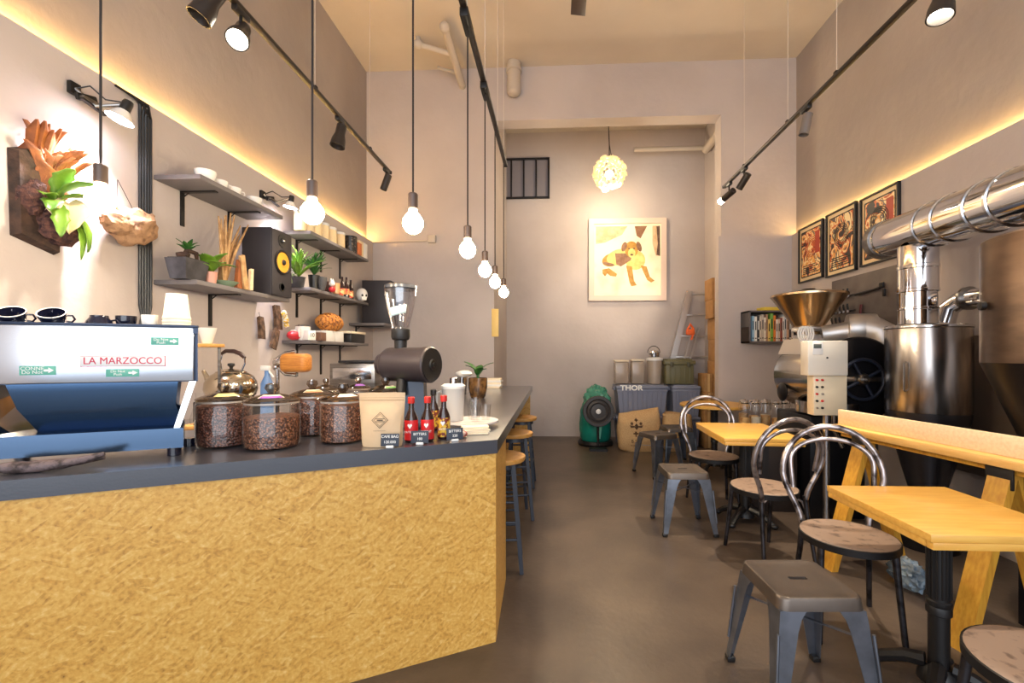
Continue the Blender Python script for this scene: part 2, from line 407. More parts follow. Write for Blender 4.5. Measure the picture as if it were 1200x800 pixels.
# ---------------------------------------------------------------- ceiling tracks, spotlights
TZ = 3.1
def track(name, x, y0, y1, label, wires):
    t = thing(name, label, 'lighting track', (x, y1, TZ))
    obj('rail', MB().box((0, (y0 - y1) / 2, .012), (.034, y1 - y0, .022), .003), mat('track_black', (38, 30, 26), .4, .3), t)
    obj('end_cap', MB().box((0, .005, .012), (.038, .02, .028), .004), dark, t)
    for yy in wires:
        obj('suspension_wire', MB().cyl((0, yy - y1, .02), (0, yy - y1, CEIL - TZ), .0028, seg=6), mat('steel_wire', (210, 200, 188), .35, .4), t)
        obj('wire_clamp', MB().box((0, yy - y1, .03), (.03, .03, .02), .004), dark, t)
    return t
XT1, XT2, XT3 = -1.63, -.472, 1.805
track('lighting_track', XT1, -1.5, 4.29, 'black track hanging on wires near the left wall', [2.93, 3.82])
track('lighting_track', XT2, -1.5, 4.19, 'black track hanging on wires over the bar with the bulb pendants', [2.35, 2.95, 3.6, 4.02])
track('lighting_track', XT3, -1.5, 4.85, 'black track hanging on wires near the right wall', [1.2, 2.95, 3.55, 4.35])
for yy, dz in ((2.34, 0), (2.96, 0)):
    tag(obj('track_connector', MB().box((XT2, yy, TZ - .012), (.045, .16, .05), .006), dark), 'small black connector under the middle track ' + ('near its front, at the first cord' if yy < 2.5 else 'further back, at the second cord'), 'connector')
def spot(x, y, aim, label, lit=False, style=0, power=L_TRACK, cone=62, nose=False):
    """track head: stem, yoke and can that points at aim"""
    t = thing('track_spotlight', label, 'spotlight', (x, y, TZ))
    obj('adapter', MB().box((0, 0, -.012), (.034, .1, .03), .005), black, t)
    obj('stem', MB().cyl((0, 0, -.02), (0, 0, -.09), .008), dark, t)
    c = Vector((0, 0, -.115)); d = (Vector(aim) - Vector((x, y, TZ)) - c).normalized()
    prof = [(.03, -.075), (.036, -.07), (.036, 0), (.05, .05), (.054, .1), (.048, .1), (.04, .06)] if style == 0 else [(.028, -.07), (.033, -.066), (.033, .085), (.029, .085), (.026, .05)]
    obj('can', MB().lathe(prof, c, 24, d), mat('black_can', (44, 38, 36), .4, .2) if style < 2 else mat('grey_can', (120, 112, 108), .4, .3), t)
    r = prof[-1][0]; zz = prof[-1][1]
    obj('lens', MB().lathe([(.001, zz + .012), (r, zz + .006), (r, zz)], c, 20, d), spot_m if lit else mat('dark_lens', (90, 80, 70), .1), t)
    if nose: obj('glass_nose', MB().lathe([(.024, .086), (.03, .088), (.03, .14), (.024, .142), (.001, .142)], c, 20, d), spot_m, t)
    if power:
        p = Vector((x, y, TZ)) + c + d * (.16 if nose else .12)
        light('spot', 'SPOT', p, power, WARM, aim, spot_size=math.radians(cone), spot_blend=.7, shadow_soft_size=.03)
    return t
spot(XT1, 2.02, (-2.35, 1.6, 1.4), 'black flared track spotlight, first of the two at the top left', style=0, power=L_TRACK)
spot(XT1, 2.22, (-1.3, 1.4, 1.9), 'lit track spotlight facing the camera, second at the top left', lit=True, style=0, power=L_TRACK * .5)
spot(XT1, 3.28, (-1.9, 2.95, .9), 'black flared spotlight alone halfway along the left track', style=0, power=L_TRACK)
spot(XT1, 4.2, (-2.2, 4.1, 1.3), 'black tube spotlight at the far end of the left track', style=1, power=L_TRACK)
spot(XT3, 2.17, (1.3, 1.9, .2), 'lit spotlight cut by the top edge near the right wall', lit=True, style=0, power=L_TRACK * 1.5, cone=80)
spot(XT3, 3.3, (1.15, 3.3, 0), 'grey tube spotlight hanging in the middle of the right track', style=2, power=L_TRACK * 2.4, cone=60)
spot(XT3, 4.35, (1.2, 5.6, 1.6), 'black tube spotlight turned sideways near the end of the right track', style=1, power=0)
spot(XT3, 4.72, (.95, 6.9, 2.3), 'lit spotlight at the far end of the right track aimed at the painting', lit=True, style=1, power=L_TRACK * 1.5, cone=46, nose=True)

# ---------------------------------------------------------------- bulb pendants
def pendant(loc, top, label):
    t = thing('pendant_lamp', label, 'pendant lamp', loc, group='bare globe bulb pendants over the bar')
    obj('bulb', MB().lathe([(.002, -.044), (.016, -.041), (.031, -.031), (.042, -.012), (.044, .003), (.041, .018), (.031, .034), (.019, .048), (.015, .07)], (0, 0, 0), 28), bulb_m, t)
    obj('socket', MB().lathe([(.018, .062), (.021, .064), (.021, .125), (.017, .13), (.006, .134)], (0, 0, 0), 22), mat('dark_socket', (78, 62, 54), .4), t)
    obj('cord', MB().cyl((0, 0, .13), (0, 0, top - loc[2]), .0042, seg=8), mat('black_cord', (30, 24, 24), .6), t)
    return t
labels = ['bare bulb pendant nearest the camera, glowing against the left wall', 'second bare bulb pendant from the left, beside the upper shelf', 'third bare bulb pendant, above the coffee grinder',
          'fourth bare bulb pendant, first of those over the long bar', 'fifth bare bulb pendant, in the row of four over the bar', 'sixth bare bulb pendant, last but one of the bar row', 'farthest bare bulb pendant at the end of the bar row']
for i, p in enumerate(((118, 235), (366, 250), (484, 262), (549, 293), (568, 317), (580, 331), (590, 343))):
    q = at(*p, z=1.88)
    if i > 2: q.x = XT2
    pendant(tuple(q), TZ if i > 2 else CEIL, labels[i])
    light('bulb_light', 'POINT', (q.x, q.y, q.z - .07), 5, (1, .83, .6), shadow_soft_size=.047)
# flower ball pendant in the recess
q = at(714, 203, y=6.3)
t = thing('flower_pendant_lamp', 'round pendant lamp of curled pale petals glowing in the recess', 'pendant lamp', tuple(q))
m = MB(); R = .225
pm = mat('lamp_petal', (244, 226, 178), .5, emit=.22, ecol=(255, 222, 150))
for k in range(90):
    ph = math.acos(1 - 2 * (k + .5) / 90); th = k * 2.39996
    n = Vector((math.sin(ph) * math.cos(th), math.sin(ph) * math.sin(th), math.cos(ph)))
    sd = n.orthogonal().normalized(); sd.rotate(Matrix.Rotation(random.random() * 6.3, 3, n)); up = n.cross(sd)
    r1 = R * random.uniform(.86, 1.02); a = random.uniform(.034, .05)
    pts = [n * (r1 - .045) + sd * (a * math.cos(u)) + up * (a * 1.1 * math.sin(u)) + n * .035 * abs(math.sin(u * .5 + k)) for u in [j * 5.2 / 9 for j in range(10)]]
    m.loft([pts, [p + n * .038 for p in pts]], False, False, closed=False)
obj('petal_shade', m, pm, t, solid=.004)
obj('bulb', MB().ball((0, 0, -.02), .06, 3), bulb_dim, t)
obj('cord', MB().tube([(0, 0, .2), (0, 0, .42), (-.01, -.01, .62), (0, 0, RC - q.z)], .007, 6).tube([(.05, .02, .19), (.02, .01, .3), (0, 0, .42)], .005, 6), MATS['black_cord'], t)
light('flower_light', 'POINT', (q.x, q.y, q.z - .3), 22, (1, .82, .58), shadow_soft_size=.1)

# ---------------------------------------------------------------- bar counter
A0 = Vector((-.265, 2.017)); dirv = Vector((-.89, -.456)).normalized()
A1 = A0 + dirv * 2.38
poly = [(A0.x, A0.y), (-.285, 5.47), (-.88, 5.47), (-.88, 2.55), (A1.x + .0, 2.0), (-2.385, 1.85), (-2.385, A0.y + (-2.385 - A0.x) * .512)]
ct = thing('bar_counter', 'long bar counter with golden strand board front and black top', 'bar counter', (0, 0, 0))
m = MB(); m.prism(poly, .062, Matrix.Translation((0, 0, .868)))
obj('worktop', m, top_black, ct)
ang = math.atan2(dirv.y, dirv.x)
def panel(name, p0, p1, z0, z1, th=.03, m_=OSB):
    p0, p1 = Vector(p0), Vector(p1); d = p1 - p0; L = d.length
    o = obj(name, MB().b2((0, 0, z0), (L, th, z1)), m_, ct, loc=(p0.x, p0.y, 0), rot=(0, 0, math.atan2(d.y, d.x)))
    return o
nf = Vector((.456, -.89)).normalized()
pA = A0 + dirv * .004 - nf * .012
panel('front_panel', pA + dirv * 2.3, pA, .0, .868)
panel('side_panel', (pA.x, pA.y + .01), (-.292, 2.6), 0, .868)
panel('side_panel', (-.6, 2.6), (-.6, 5.3), 0, .868)
panel('end_panel', (-.292, 2.57), (-.6, 2.57), 0, .868)
panel('end_panel', (-.86, 5.4), (-.31, 5.4), 0, .868, .06)
# ---------------------------------------------------------------- seating and tables
def tolix():
    t = thing('metal_stool', '', 'stool')
    def rsq(h, r, z, n=10, ox=0):
        pts = []
        for k in range(4):
            cx, cy = [(1, 1), (-1, 1), (-1, -1), (1, -1)][k]
            for i in range(n):
                a = k * PI / 2 + (i / (n - 1)) * PI / 2
                pts.append((cx * (h - r) + r * math.cos(a), cy * (h - r) + r * math.sin(a), z))
        return pts
    def slot(z):
        pts = []; n = 40
        for p in rsq(1, .4, 0):
            a = math.atan2(p[1], p[0]); x = .038 * math.copysign(abs(math.cos(a)) ** .5, math.cos(a)); y = .012 * math.copysign(abs(math.sin(a)) ** .6, math.sin(a))
            pts.append((x, y, z))
        return pts
    m = MB(); m.loft([slot(.436), slot(.4465), rsq(.06, .03, .447), rsq(.132, .03, .446), rsq(.142, .032, .451), rsq(.149, .034, .449), rsq(.153, .036, .44), rsq(.157, .036, .405), rsq(.154, .035, .405), rsq(.15, .034, .438), slot(.436)], False, False)
    obj('seat', m, gun_top, t, ang=50)
    for sx, sy in ((1, 1), (-1, 1), (-1, -1), (1, -1)):
        def L(h, w, z, th=.004):
            return [(sx * (h), sy * (h), z), (sx * (h - w), sy * h, z), (sx * (h - w), sy * (h - th), z), (sx * (h - th * 1.5), sy * (h - th * 1.5), z), (sx * (h - th), sy * (h - w), z), (sx * h, sy * (h - w), z)]
        lp = [L(.153, .095, .405), L(.157, .078, .375), L(.162, .068, .33), L(.195, .032, .02)]
        o = obj('leg', MB().loft(lp), gun, t)
        obj('leg_rib', MB().tube([(sx * .168, sy * .168, .33), (sx * .188, sy * .188, .1)], .006, 8), gun, o)
        obj('foot', MB().box((sx * .183, sy * .183, .012), (.035, .035, .024), .005), black, o)
    obj('cross_brace', MB().box((0, 0, .3), (.44, .014, .003), rot=(0, 0, PI / 4)).box((0, 0, .304), (.44, .014, .003), rot=(0, 0, -PI / 4)), gun, t)
    return t
def place(root, first, label, loc, rz, group=None):
    if first: root.location = loc; root.rotation_euler = (0, 0, rz); root['label'] = label; o = root
    else: o = dup(root, label, loc, rz)
    if group: o['group'] = group
    return o
st = tolix(); gg = 'low gunmetal stools with a slot in the square seat'
place(st, True, 'grey metal stool nearest the camera, in front of the square table', (.945, 1.785, 0), .05, gg)
place(st, False, 'grey metal stool standing in the aisle left of the second table', (.97, 3.45, 0), .03, gg)
place(st, False, 'grey metal stool farther back in front of the burlap sacks', (1.13, 4.98, 0), .45, gg)
place(st, False, 'dark metal stool behind the far bentwood-style chair, before the round table', (1.45, 5.44, 0), .1, gg)

darkleg = mat('dark_worn_steel', (70, 68, 72), .35, .8, var=(14, (40, 38, 40), .45, .6))
def cafe_chair():
    t = thing('cafe_chair', '', 'chair')
    obj('seat', MB().lathe([(.001, .452), (.15, .452), (.19, .455), (.2, .452), (.2, .44), (.001, .44)], seg=40), seatwood, t)
    obj('seat_rim', MB().lathe([(.2, .452), (.206, .45), (.206, .42), (.2, .418), (.194, .42), (.194, .44), (.2, .44)], seg=40, cap=False), dark, t)
    def hoop(w, zt, zb, xb, n=26, y0=.19, y1=.27, wz=.6):
        pts = []
        for i in range(n + 1):
            u = i / n; s_ = abs(2 * u - 1); sg = -1 if u < .5 else 1
            if s_ < .6:
                a = s_ / .6 * PI / 2; x = w * math.sin(a); z = zt - (zt - wz - .08) * (1 - math.cos(a))
            else:
                k = (s_ - .6) / .4; x = w + (xb - w) * (k * k * (3 - 2 * k)); z = (wz + .08) + (zb - wz - .08) * k
            y = y0 + (y1 - y0) * (z - .43) / .5
            pts.append((sg * x, y, z))
        return pts
    obj('back_frame', MB().tube(hoop(.232, .93, .42, .15), .0155, 10), rawsteel, t)
    obj('inner_hoop', MB().tube(hoop(.192, .865, .6, .185, wz=.66), .012, 10), rawsteel, t)
    for sx in (-1, 1):
        obj('leg', MB().tube([(sx * .148, .185, .44), (sx * .155, .2, .3), (sx * .175, .25, 0)], [.015, .014, .012], 10), darkleg, t)
        obj('leg', MB().tube([(sx * .145, -.12, .425), (sx * .15, -.135, .3), (sx * .165, -.175, 0)], [.016, .014, .012], 10), darkleg, t)
        obj('brace', MB().tube([(sx * .1, .17, .42), (sx * .135, .175, .4), (sx * .152, .19, .34)], .006, 8), rawsteel, t)
    return t
ch = cafe_chair(); cg = 'round-seated metal chairs with looped backs'
place(ch, True, 'metal loop-back chair behind the nearest square table, worn brown seat', (1.41, 2.22, 0), -.26, cg)
place(ch, False, 'metal loop-back chair in front of the second table, its back to the camera', (1.37, 3.0, 0), PI + .2, cg)
place(ch, False, 'metal loop-back chair beyond the second table, facing the camera', (1.36, 3.9, 0), -.1, cg)
place(ch, False, 'metal chair cut by the lower right corner, only its round seat showing', (1.40, 1.30, 0), -PI / 2 - .1, cg)

def pedestal(t, h, r=.22, column=True):
    prof = [(.05, .045), (.06, .06), (.04, .09), (.03, .12)]
    obj('column', MB().lathe([(.034, .05), (.034, .30), (.041, .305), (.041, .325), (.037, .335), (.041, .345), (.041, .355), (.036, .36), (.036, h - .09), (.046, h - .08), (.046, h - .05), (.034, h - .04), (.034, h - .025)], seg=20), black, t)
    m = MB()
    for k in range(16):
        a = k * PI / 8; m.cyl((.036 * math.cos(a), .036 * math.sin(a), .37), (.036 * math.cos(a), .036 * math.sin(a), h - .095), .0045, seg=6)
    obj('fluting', m, black, t)
    obj('mounting_plate', MB().box((0, 0, h - .0285), (.22, .22, .007), .002), black, t)
    m = MB()
    m.lathe([(.07, .04), (.065, .07), (.04, .1)], seg=20)
    for k in range(4):
        a = k * PI / 2 + PI / 4; c, s_ = math.cos(a), math.sin(a)
        m.tube([(.04 * c, .04 * s_, .1), (.1 * c, .1 * s_, .09), (.17 * c, .17 * s_, .055), (r * c, r * s_, .022)], [.03, .026, .024, .02], 8)
        m.ball((r * c, r * s_, .02), (.03, .03, .02), 2)
    obj('base', m, black, t)
def table(name, label, loc, rz, sx, sy, h=.72):
    t = thing(name, label, 'table', loc, rz)
    obj('tabletop', MB().box((0, 0, h - .0135), (sx, sy, .027), .003), pine, t)
    obj('edge_band', MB().box((0, sy / 2 - .014, h - .0395), (sx - .012, .028, .025), .002).box((0, -sy / 2 + .014, h - .0395), (sx - .012, .028, .025), .002).box((-sx / 2 + .02, 0, h - .0395), (.028, sy - .06, .025), .002).box((sx / 2 - .02, 0, h - .0395), (.028, sy - .06, .025), .002), pine, t)
    pedestal(t, h)
    return t
table('square_table', 'nearest square yellow pine table on a black fluted iron foot', (1.505, 1.825, 0), .01, .52, .56)
table('square_table', 'second square yellow pine table, half hidden by a chair back', (1.50, 3.6, 0), -.04, .56, .74)
t = thing('round_table', 'round yellow table in the rear by the blue totes', 'table', (1.83, 5.22, 0))
obj('tabletop', MB().lathe([(.001, .75), (.375, .75), (.38, .745), (.38, .725), (.375, .72), (.001, .72)], seg=48), pine, t)
pedestal(t, .745)

def barstool():
    t = thing('bar_stool', '', 'bar stool')
    obj('seat', MB().lathe([(.001, .69), (.14, .69), (.16, .683), (.162, .67), (.155, .655), (.001, .655)], seg=36), oak, t)
    navy = mat('navy_black_paint', (44, 50, 62), .45)
    obj('seat_ring', MB().lathe([(.12, .655), (.125, .62), (.11, .62), (.11, .655)], seg=30, cap=False), navy, t)
    for k in range(4):
        a = k * PI / 2 + PI / 4; c, s_ = math.cos(a), math.sin(a)
        obj('leg', MB().tube([(.115 * c, .115 * s_, .655), (.19 * c, .19 * s_, 0)], [.02, .017], 4, sq=False), navy, t)
    for z, r in ((.2, .17), (.3, .155), (.42, .145)):
        m = MB()
        P = [(r * math.cos(k * PI / 2 + PI / 4), r * math.sin(k * PI / 2 + PI / 4), z + (.04 if k % 2 else 0)) for k in range(4)]
        for k in range(4):
            a_, b_ = Vector(P[k]), Vector(P[(k + 1) % 4]); b_.z = a_.z; m.cyl(a_, b_, .008, seg=8)
        obj('rung', m, navy, t)
    return t
bs = barstool(); bg = 'bar stools in a row beside the bar'
place(bs, True, 'nearest round wooden bar stool tucked against the bar', (-.35, 2.78, 0), .1, bg)
place(bs, False, 'middle round wooden bar stool beside the bar', (-.345, 3.62, 0), .25, bg)
place(bs, False, 'farthest round wooden bar stool beside the bar', (-.35, 4.5, 0), 0, bg)

# ---------------------------------------------------------------- sawhorse barrier with planks
yw = pine_y
d = Vector((1.907 - 2.051, 2.932 - 2.072, 0)).normalized(); a = math.atan2(d.y, d.x)
sh = thing('trestle', 'golden pine trestle with A-shaped legs carrying a plank by the roaster', 'trestle', (1.99, 2.45, 0), a)
obj('beam', MB().box((0, 0, .80), (1.16, .045, .034), .004), yw, sh)
for x in (-.33, .42):
    for s_ in (-1, 1):
        obj('leg', MB().loft([[(x - .045, s_ * .01 - .02, .8), (x + .045, s_ * .01 - .02, .8), (x + .045, s_ * .01 + .02, .8), (x - .045, s_ * .01 + .02, .8)],
                              [(x - .045, s_ * .24 - .02, 0), (x + .045, s_ * .24 - .02, 0), (x + .045, s_ * .24 + .02, 0), (x - .045, s_ * .24 + .02, 0)]]), yw, sh)
    obj('bracket', MB().box((x, .035, .765), (.11, .012, .1), .003).box((x, -.035, .765), (.11, .012, .1), .003), black, sh)
b = thing('plank_ledge', 'pale pine plank ledge with an upright board, lying on the trestle', 'plank', (1.99, 2.45, 0), a)
obj('flat_board', MB().box((0, .0, .838), (1.22, .17, .04), .003), mat('honey_pine', (226, 178, 104), .5, var=(8, (212, 160, 84), .35, .7), stretch=(1, 8, 8)), b)
obj('upright_board', MB().box((0.02, .0, .9065), (1.18, .034, .095), .003), pine_pale, b)
# ---------------------------------------------------------------- espresso machine
TOPZ = .93
CA = math.atan2(.456, .89)
EM = thing('espresso_machine', 'steel espresso machine on the counter with a red lettered badge on its back', 'espresso machine', (-1.418, 1.622, TOPZ), CA - .03)
mirror = mat('mirror_steel', (226, 230, 236), .2, 1)
navytrim = mat('navy_trim', (40, 52, 74), .3, .4)
obj('drip_tray', MB().loft([[(-.6, 0, z), (0, 0, z), (-.07, .27, z), (-.53, .27, z)] for z in (.035, .11)]), mat('satin_blue_steel', (76, 96, 120), .2, .9), EM)
for x in (-.56, -.04):
    for y in (.04, .22): obj('foot', MB().cyl((x, y, .001), (x, y, .036), .022), blackgloss, EM)
obj('body', MB().loft([[(-.64, .02, z), (.04, .02, z), (-.05, .26, z), (-.55, .26, z)] for z in (.285, .47)]), navytrim, EM)
obj('back_panel', MB().b2((-.64, .004, .288), (.03, .02, .492), .004), mirror, EM)
obj('lower_panel', MB().loft([[(-.46, .10, .11), (-.035, .10, .11), (-.035, .14, .11), (-.46, .14, .11)], [(-.475, .02, .20), (-.03, .02, .20), (-.03, .06, .2), (-.475, .06, .2)], [(-.50, .012, .286), (-.02, .012, .286), (-.02, .05, .286), (-.50, .05, .286)]]), blue_film, EM)
for x, s_ in ((.0, 1), (-.6, -1)):
    o = obj('leg', MB().loft([[(x - .008 - s_ * .025, .01, .11), (x + .012 - s_ * .025, .01, .11), (x + .012 - s_ * .1, .24, .11), (x - .008 - s_ * .1, .24, .11)], [(x + .003 + s_ * .012, .01, .286), (x + .025 + s_ * .012, .01, .286), (x + .025 - s_ * .07, .24, .286), (x + .003 - s_ * .07, .24, .286)]]), chrome, EM)
obj('cup_rail', MB().b2((-.64, .0, .492), (.045, .02, .502), .003).b2((-.55, .245, .47), (-.05, .265, .502), .003).loft([[(.03, .005, z), (.045, .005, z), (-.04, .262, z), (-.06, .262, z)] for z in (.47, .502)]), navytrim, EM)
bd = obj('badge', MB().b2((-.3, -.001, .347), (-.057, .005, .383), .001), whitemat, EM)
obj('badge_frame', MB().b2((-.302, .0005, .345), (-.055, .005, .385), .001), redink, bd)
text('badge_lettering', 'LA MARZOCCO', .036, redink, bd, (-.1785, -.0016, .3655), (PI / 2, 0, 0), sx=.88)
def sticker(x0, x1, z0, z1, l1, l2, sz):
    s_ = obj('sticker', MB().b2((x0, .0015, z0), (x1, .005, z1), .0005), green_st, EM)
    text('sticker_lettering', l1, sz, whiteink, s_, (x0 + (x1 - x0) * .36, .0008, z0 + (z1 - z0) * .7), (PI / 2, 0, 0), .0004)
    text('sticker_lettering', l2, sz, whiteink, s_, (x0 + (x1 - x0) * .36, .0008, z0 + (z1 - z0) * .3), (PI / 2, 0, 0), .0004)
    obj('sticker_arrow', MB().prism([(0, .3), (.45, .3), (.45, 0), (1, .5), (.45, 1), (.45, .7), (0, .7)], .0006, Matrix.Translation((x0 + (x1 - x0) * .68, .0012, z0 + (z1 - z0) * .2)) @ Matrix.Rotation(PI / 2, 4, 'X') @ Matrix.Diagonal(((x1 - x0) * .28, (z1 - z0) * .6, 1, 1))), whiteink, s_)
sticker(-.46, -.367, .318, .35, 'CONNE', 'Do Not', .017)
sticker(-.1, -.015, .425, .454, 'Do Not', 'Push', .014)
sticker(-.23, -.135, .308, .336, 'Do Not', 'Push', .013)

def cup(name, label, cat, loc, mat_out, r=.04, h=.06, rot=None, inner=None, handle=True, group=None, band=None):
    t = thing(name, label, cat, loc, group=group)
    if rot: t.rotation_euler = rot
    obj('bowl', MB().lathe([(.001, .004), (r * .55, .004), (r * .55, 0), (r * .6, 0), (r * .62, .008), (r * .85, h * .35), (r, h * .8), (r, h), (r * .93, h), (r * .9, h * .7), (r * .75, h * .35), (r * .4, .012), (.001, .01)], seg=28), mat_out, t)
    if handle: obj('handle', MB().tube([(r * .95, 0, h * .8), (r * 1.4, 0, h * .8), (r * 1.5, 0, h * .5), (r * 1.25, 0, h * .25), (r * .85, 0, h * .3)], r * .09, 8), mat_out, t)
    if band: obj('rim', MB().lathe([(r * 1.005, h * .97), (r * 1.01, h * 1.01), (r * .93, h * 1.01), (r * .92, h * .98)], seg=28, cap=False).lathe([(.001, .0115), (r * .38, .0125), (r * .38, .0145), (.001, .0145)], seg=24), band, t)
    return t
EMM = Matrix.Translation(EM.location) @ Matrix.Rotation(EM.rotation_euler[2], 4, 'Z')
def em(x, y, z=.498): return tuple(EMM @ Vector((x, y, z)))
def em_x(px, y): # local x on the machine whose sight line is column px
    best = min((abs((lambda P: 624 + F_PX * ((math.cos(YAW) * P[0] + math.sin(YAW) * P[1]) / (-math.sin(YAW) * P[0] + math.cos(YAW) * P[1])))(em(i / 500, y)) - px), i / 500) for i in range(-330, 30))
    return best[1]
cup('espresso_cup', 'navy cup with a white ring leaning at the left edge of the machine top', 'cup', em(em_x(12, .05), .07, .497), blackgloss, .038, .05, rot=(math.radians(34), 0, CA + .1), band=white)
cup('espresso_cup', 'navy cup with a white ring, second from the left on the machine top', 'cup', em(em_x(60, .05), .07, .497), blackgloss, .038, .05, rot=(math.radians(34), 0, CA + .1), band=white)
cup('espresso_cup', 'shiny dark blue cup standing upside down in the middle of the machine top', 'cup', em(em_x(115, .07), .08, .535), blackgloss, .044, .064, rot=(PI, 0, .3), band=None)
cup('espresso_cup', 'small dark cup beside the white cup on the machine top', 'cup', em(em_x(148, .1), .1, .471), blackgloss, .032, .066, rot=(0, 0, 2.6))
cup('espresso_cup', 'small white cup left of the paper cups on the machine top', 'cup', em(em_x(177, .08), .07, .471), white, .026, .07, handle=False)
pc = thing('paper_cup_stack', 'tall stack of cream paper cups upside down on the machine', 'paper cups', em(em_x(207, .08), .08, .471))
pc.scale = (1, 1, 1.22)
m = MB()
for k in range(5): m.lathe([(.044, k * .011), (.0455, k * .011 + .002), (.0455, k * .011 + .008), (.0435, k * .011 + .01)], seg=30, cap=False)
m.lathe([(.0435, .0), (.0435, .052), (.034, .125), (.033, .128), (.031, .128), (.03, .12), (.001, .12)], seg=30)
obj('cups', m, mat('paper_cup', (236, 224, 202), .6), pc)

# ---------------------------------------------------------------- things on the counter
wd = thing('wooden_branch_tray', 'dark curved driftwood piece lying at the left front of the counter', 'driftwood', at(60, 552, z=TOPZ), CA - .06)
pts = [(-.15, 0, .022), (-.1, .005, .02), (-.04, 0, .018), (.03, 0, .022), (.09, .004, .034), (.135, .01, .046)]
obj('branch', MB().tube(pts, [.012, .02, .018, .016, .012, .007], 10).tube([(-.13, .02, .014), (-.05, .022, .018), (.06, .022, .024), (.13, .024, .03)], [.012, .018, .014, .006], 10), mat('weathered_wood', (112, 96, 96), .7, var=(30, (58, 46, 44), .45, .6), bump=(40, .8)), wd)
def away(p, r): return p + Vector((p.x, p.y, 0)).normalized() * r      # a round thing whose near edge touches p
fwd = Vector((-math.sin(YAW), math.cos(YAW), 0))
def jar(px, py, r, h, label, fill, fill_h, sticker_cols, lidk=1.0, group='glass jars of coffee beans', name='coffee_jar'):
    c = away(at(px, py, z=TOPZ), r)
    t = thing(name, label, 'jar', (c.x, c.y, TOPZ), random.random(), group=group)
    obj('glass_body', MB().lathe([(.001, .003), (r * .9, .003), (r * .985, .012), (r, .03), (r, h * .93), (r * .93, h * .985), (r * .9, h)], (0, 0, 0), 44, cap=False), G, t)
    b = obj('beans', MB().lathe([(.001, .008), (r * .9, .008), (r * .955, .03), (r * .955, fill_h * .97), (r * .7, fill_h * 1.0), (r * .3, fill_h * .985), (.001, fill_h * .98)], (0, 0, 0), 44, cap=False), fill, t); b['kind'] = 'stuff'
    obj('rim', MB().lathe([(r * .9, h - .006), (r * .97, h - .004), (r * .97, h + .004), (r * .9, h + .004)], (0, 0, 0), 44, cap=False), mat('glass_rim', (150, 140, 130), .1, spec=.8), t)
    lid = obj('lid', MB().lathe([(r * .98, h + .004), (r * 1.0, h + .012), (r * .8, h + .022), (r * .45, h + .032), (r * .2, h + .038)], (0, 0, 0), 40, cap=False), GL, t)
    obj('knob', MB().lathe([(r * .12, h + .036), (r * .16, h + .042), (r * .27, h + .06), (r * .22, h + .076), (.001, h + .08)], (0, 0, 0), 24, cap=False), GL, lid)
    obj('knob_cap', MB().lathe([(r * .2, h + .0765), (r * .1, h + .0805), (.001, h + .0812)], (0, 0, 0), 20, cap=False), chrome, lid)
    for i, cc in enumerate(sticker_cols):
        a0 = -2.2 + i * .1
        m = MB(); m.grid(lambda u, v: ((r * (.44 + .30 * v)) * math.cos(a0 + u * 1.3), (r * (.44 + .30 * v)) * math.sin(a0 + u * 1.3), h + .0345 - .011 * v + .0015 * i - (0 if i == 0 else 0)), 10, 2) if i == 0 else m.grid(lambda u, v: ((r * (.58 + .17 * v)) * math.cos(a0 + u * 1.1), (r * (.58 + .17 * v)) * math.sin(a0 + u * 1.1), h + .0305 - .0065 * v), 10, 2)
        obj('lid_label', m, mat('lid_label_%d%d%d' % cc, cc, .5), lid, solid=.0008)
    return t
W_ = (236, 226, 206)
jar(263, 526, .104, .19, 'leftmost big jar of dark coffee beans beside the espresso machine', coffee, .178, [(240, 222, 150)])
jar(319, 529, .108, .188, 'big coffee jar with a purple label on its lid, front of the row', coffee2, .135, [W_, (150, 70, 170)])
jar(366, 512, .098, .185, 'coffee jar standing back between the second and fourth jars', coffee, .17, [W_, (226, 150, 110)])
jar(402, 521, .098, .18, 'coffee jar right beside the kraft bag', coffee2, .168, [W_])
jar(452, 504, .09, .19, 'coffee jar with a green lid label behind the kraft bag', coffee, .17, [W_, (140, 196, 110)])
biscuit = mat('biscuits', (222, 178, 116), .7, var=(20, (176, 120, 66), .4, .6), bump=(30, .8))
jar(382, 485, .08, .15, 'jar of pale biscuits behind the coffee jars', biscuit, .12, [], group='biscuit jars', name='biscuit_jar')
jar(420, 482, .08, .15, 'jar of biscuits with a purple sticker on its lid, left of the grinder', biscuit, .11, [(150, 90, 180)], group='biscuit jars', name='biscuit_jar')

# kraft pouch
c = away(at(448, 524, z=TOPZ), .03)
kb = thing('coffee_bag', 'kraft paper coffee pouch with a black diamond logo', 'coffee bag', (c.x, c.y, TOPZ), .12)
def pl(z, wd_, dp): return [(wd_ * x, dp * y, z) for x, y in ((-1, 0), (-.9, -.55), (-.5, -.95), (0, -1), (.5, -.95), (.9, -.55), (1, 0), (.9, .55), (.5, .95), (0, 1), (-.5, .95), (-.9, .55))]
obj('pouch', MB().loft([pl(.001, .082, .034), pl(.02, .085, .036), pl(.08, .088, .034), pl(.14, .092, .024), pl(.185, .095, .008), pl(.195, .096, .004), pl(.227, .096, .003)]), kraft, kb)
obj('seal_seam', MB().box((0, -.0085, .196), (.188, .0015, .002)).box((0, -.006, .206), (.188, .001, .001)), mat('seam_brown', (160, 128, 92), .6), kb)
def ring_sq(r, w, z=0):
    m = MB(); o = [(r, 0), (0, r), (-r, 0), (0, -r)]; i = [(r - w, 0), (0, r - w), (-r + w, 0), (0, -r + w)]
    m.loft([[(x, 0, y) for x, y in o], [(x, 0, y) for x, y in i]], False, False); return m
lg = obj('logo', ring_sq(.034, .0025), ink, kb, solid=.0006, loc=(0, -.0375, .115), rot=(-.17, 0, 0))
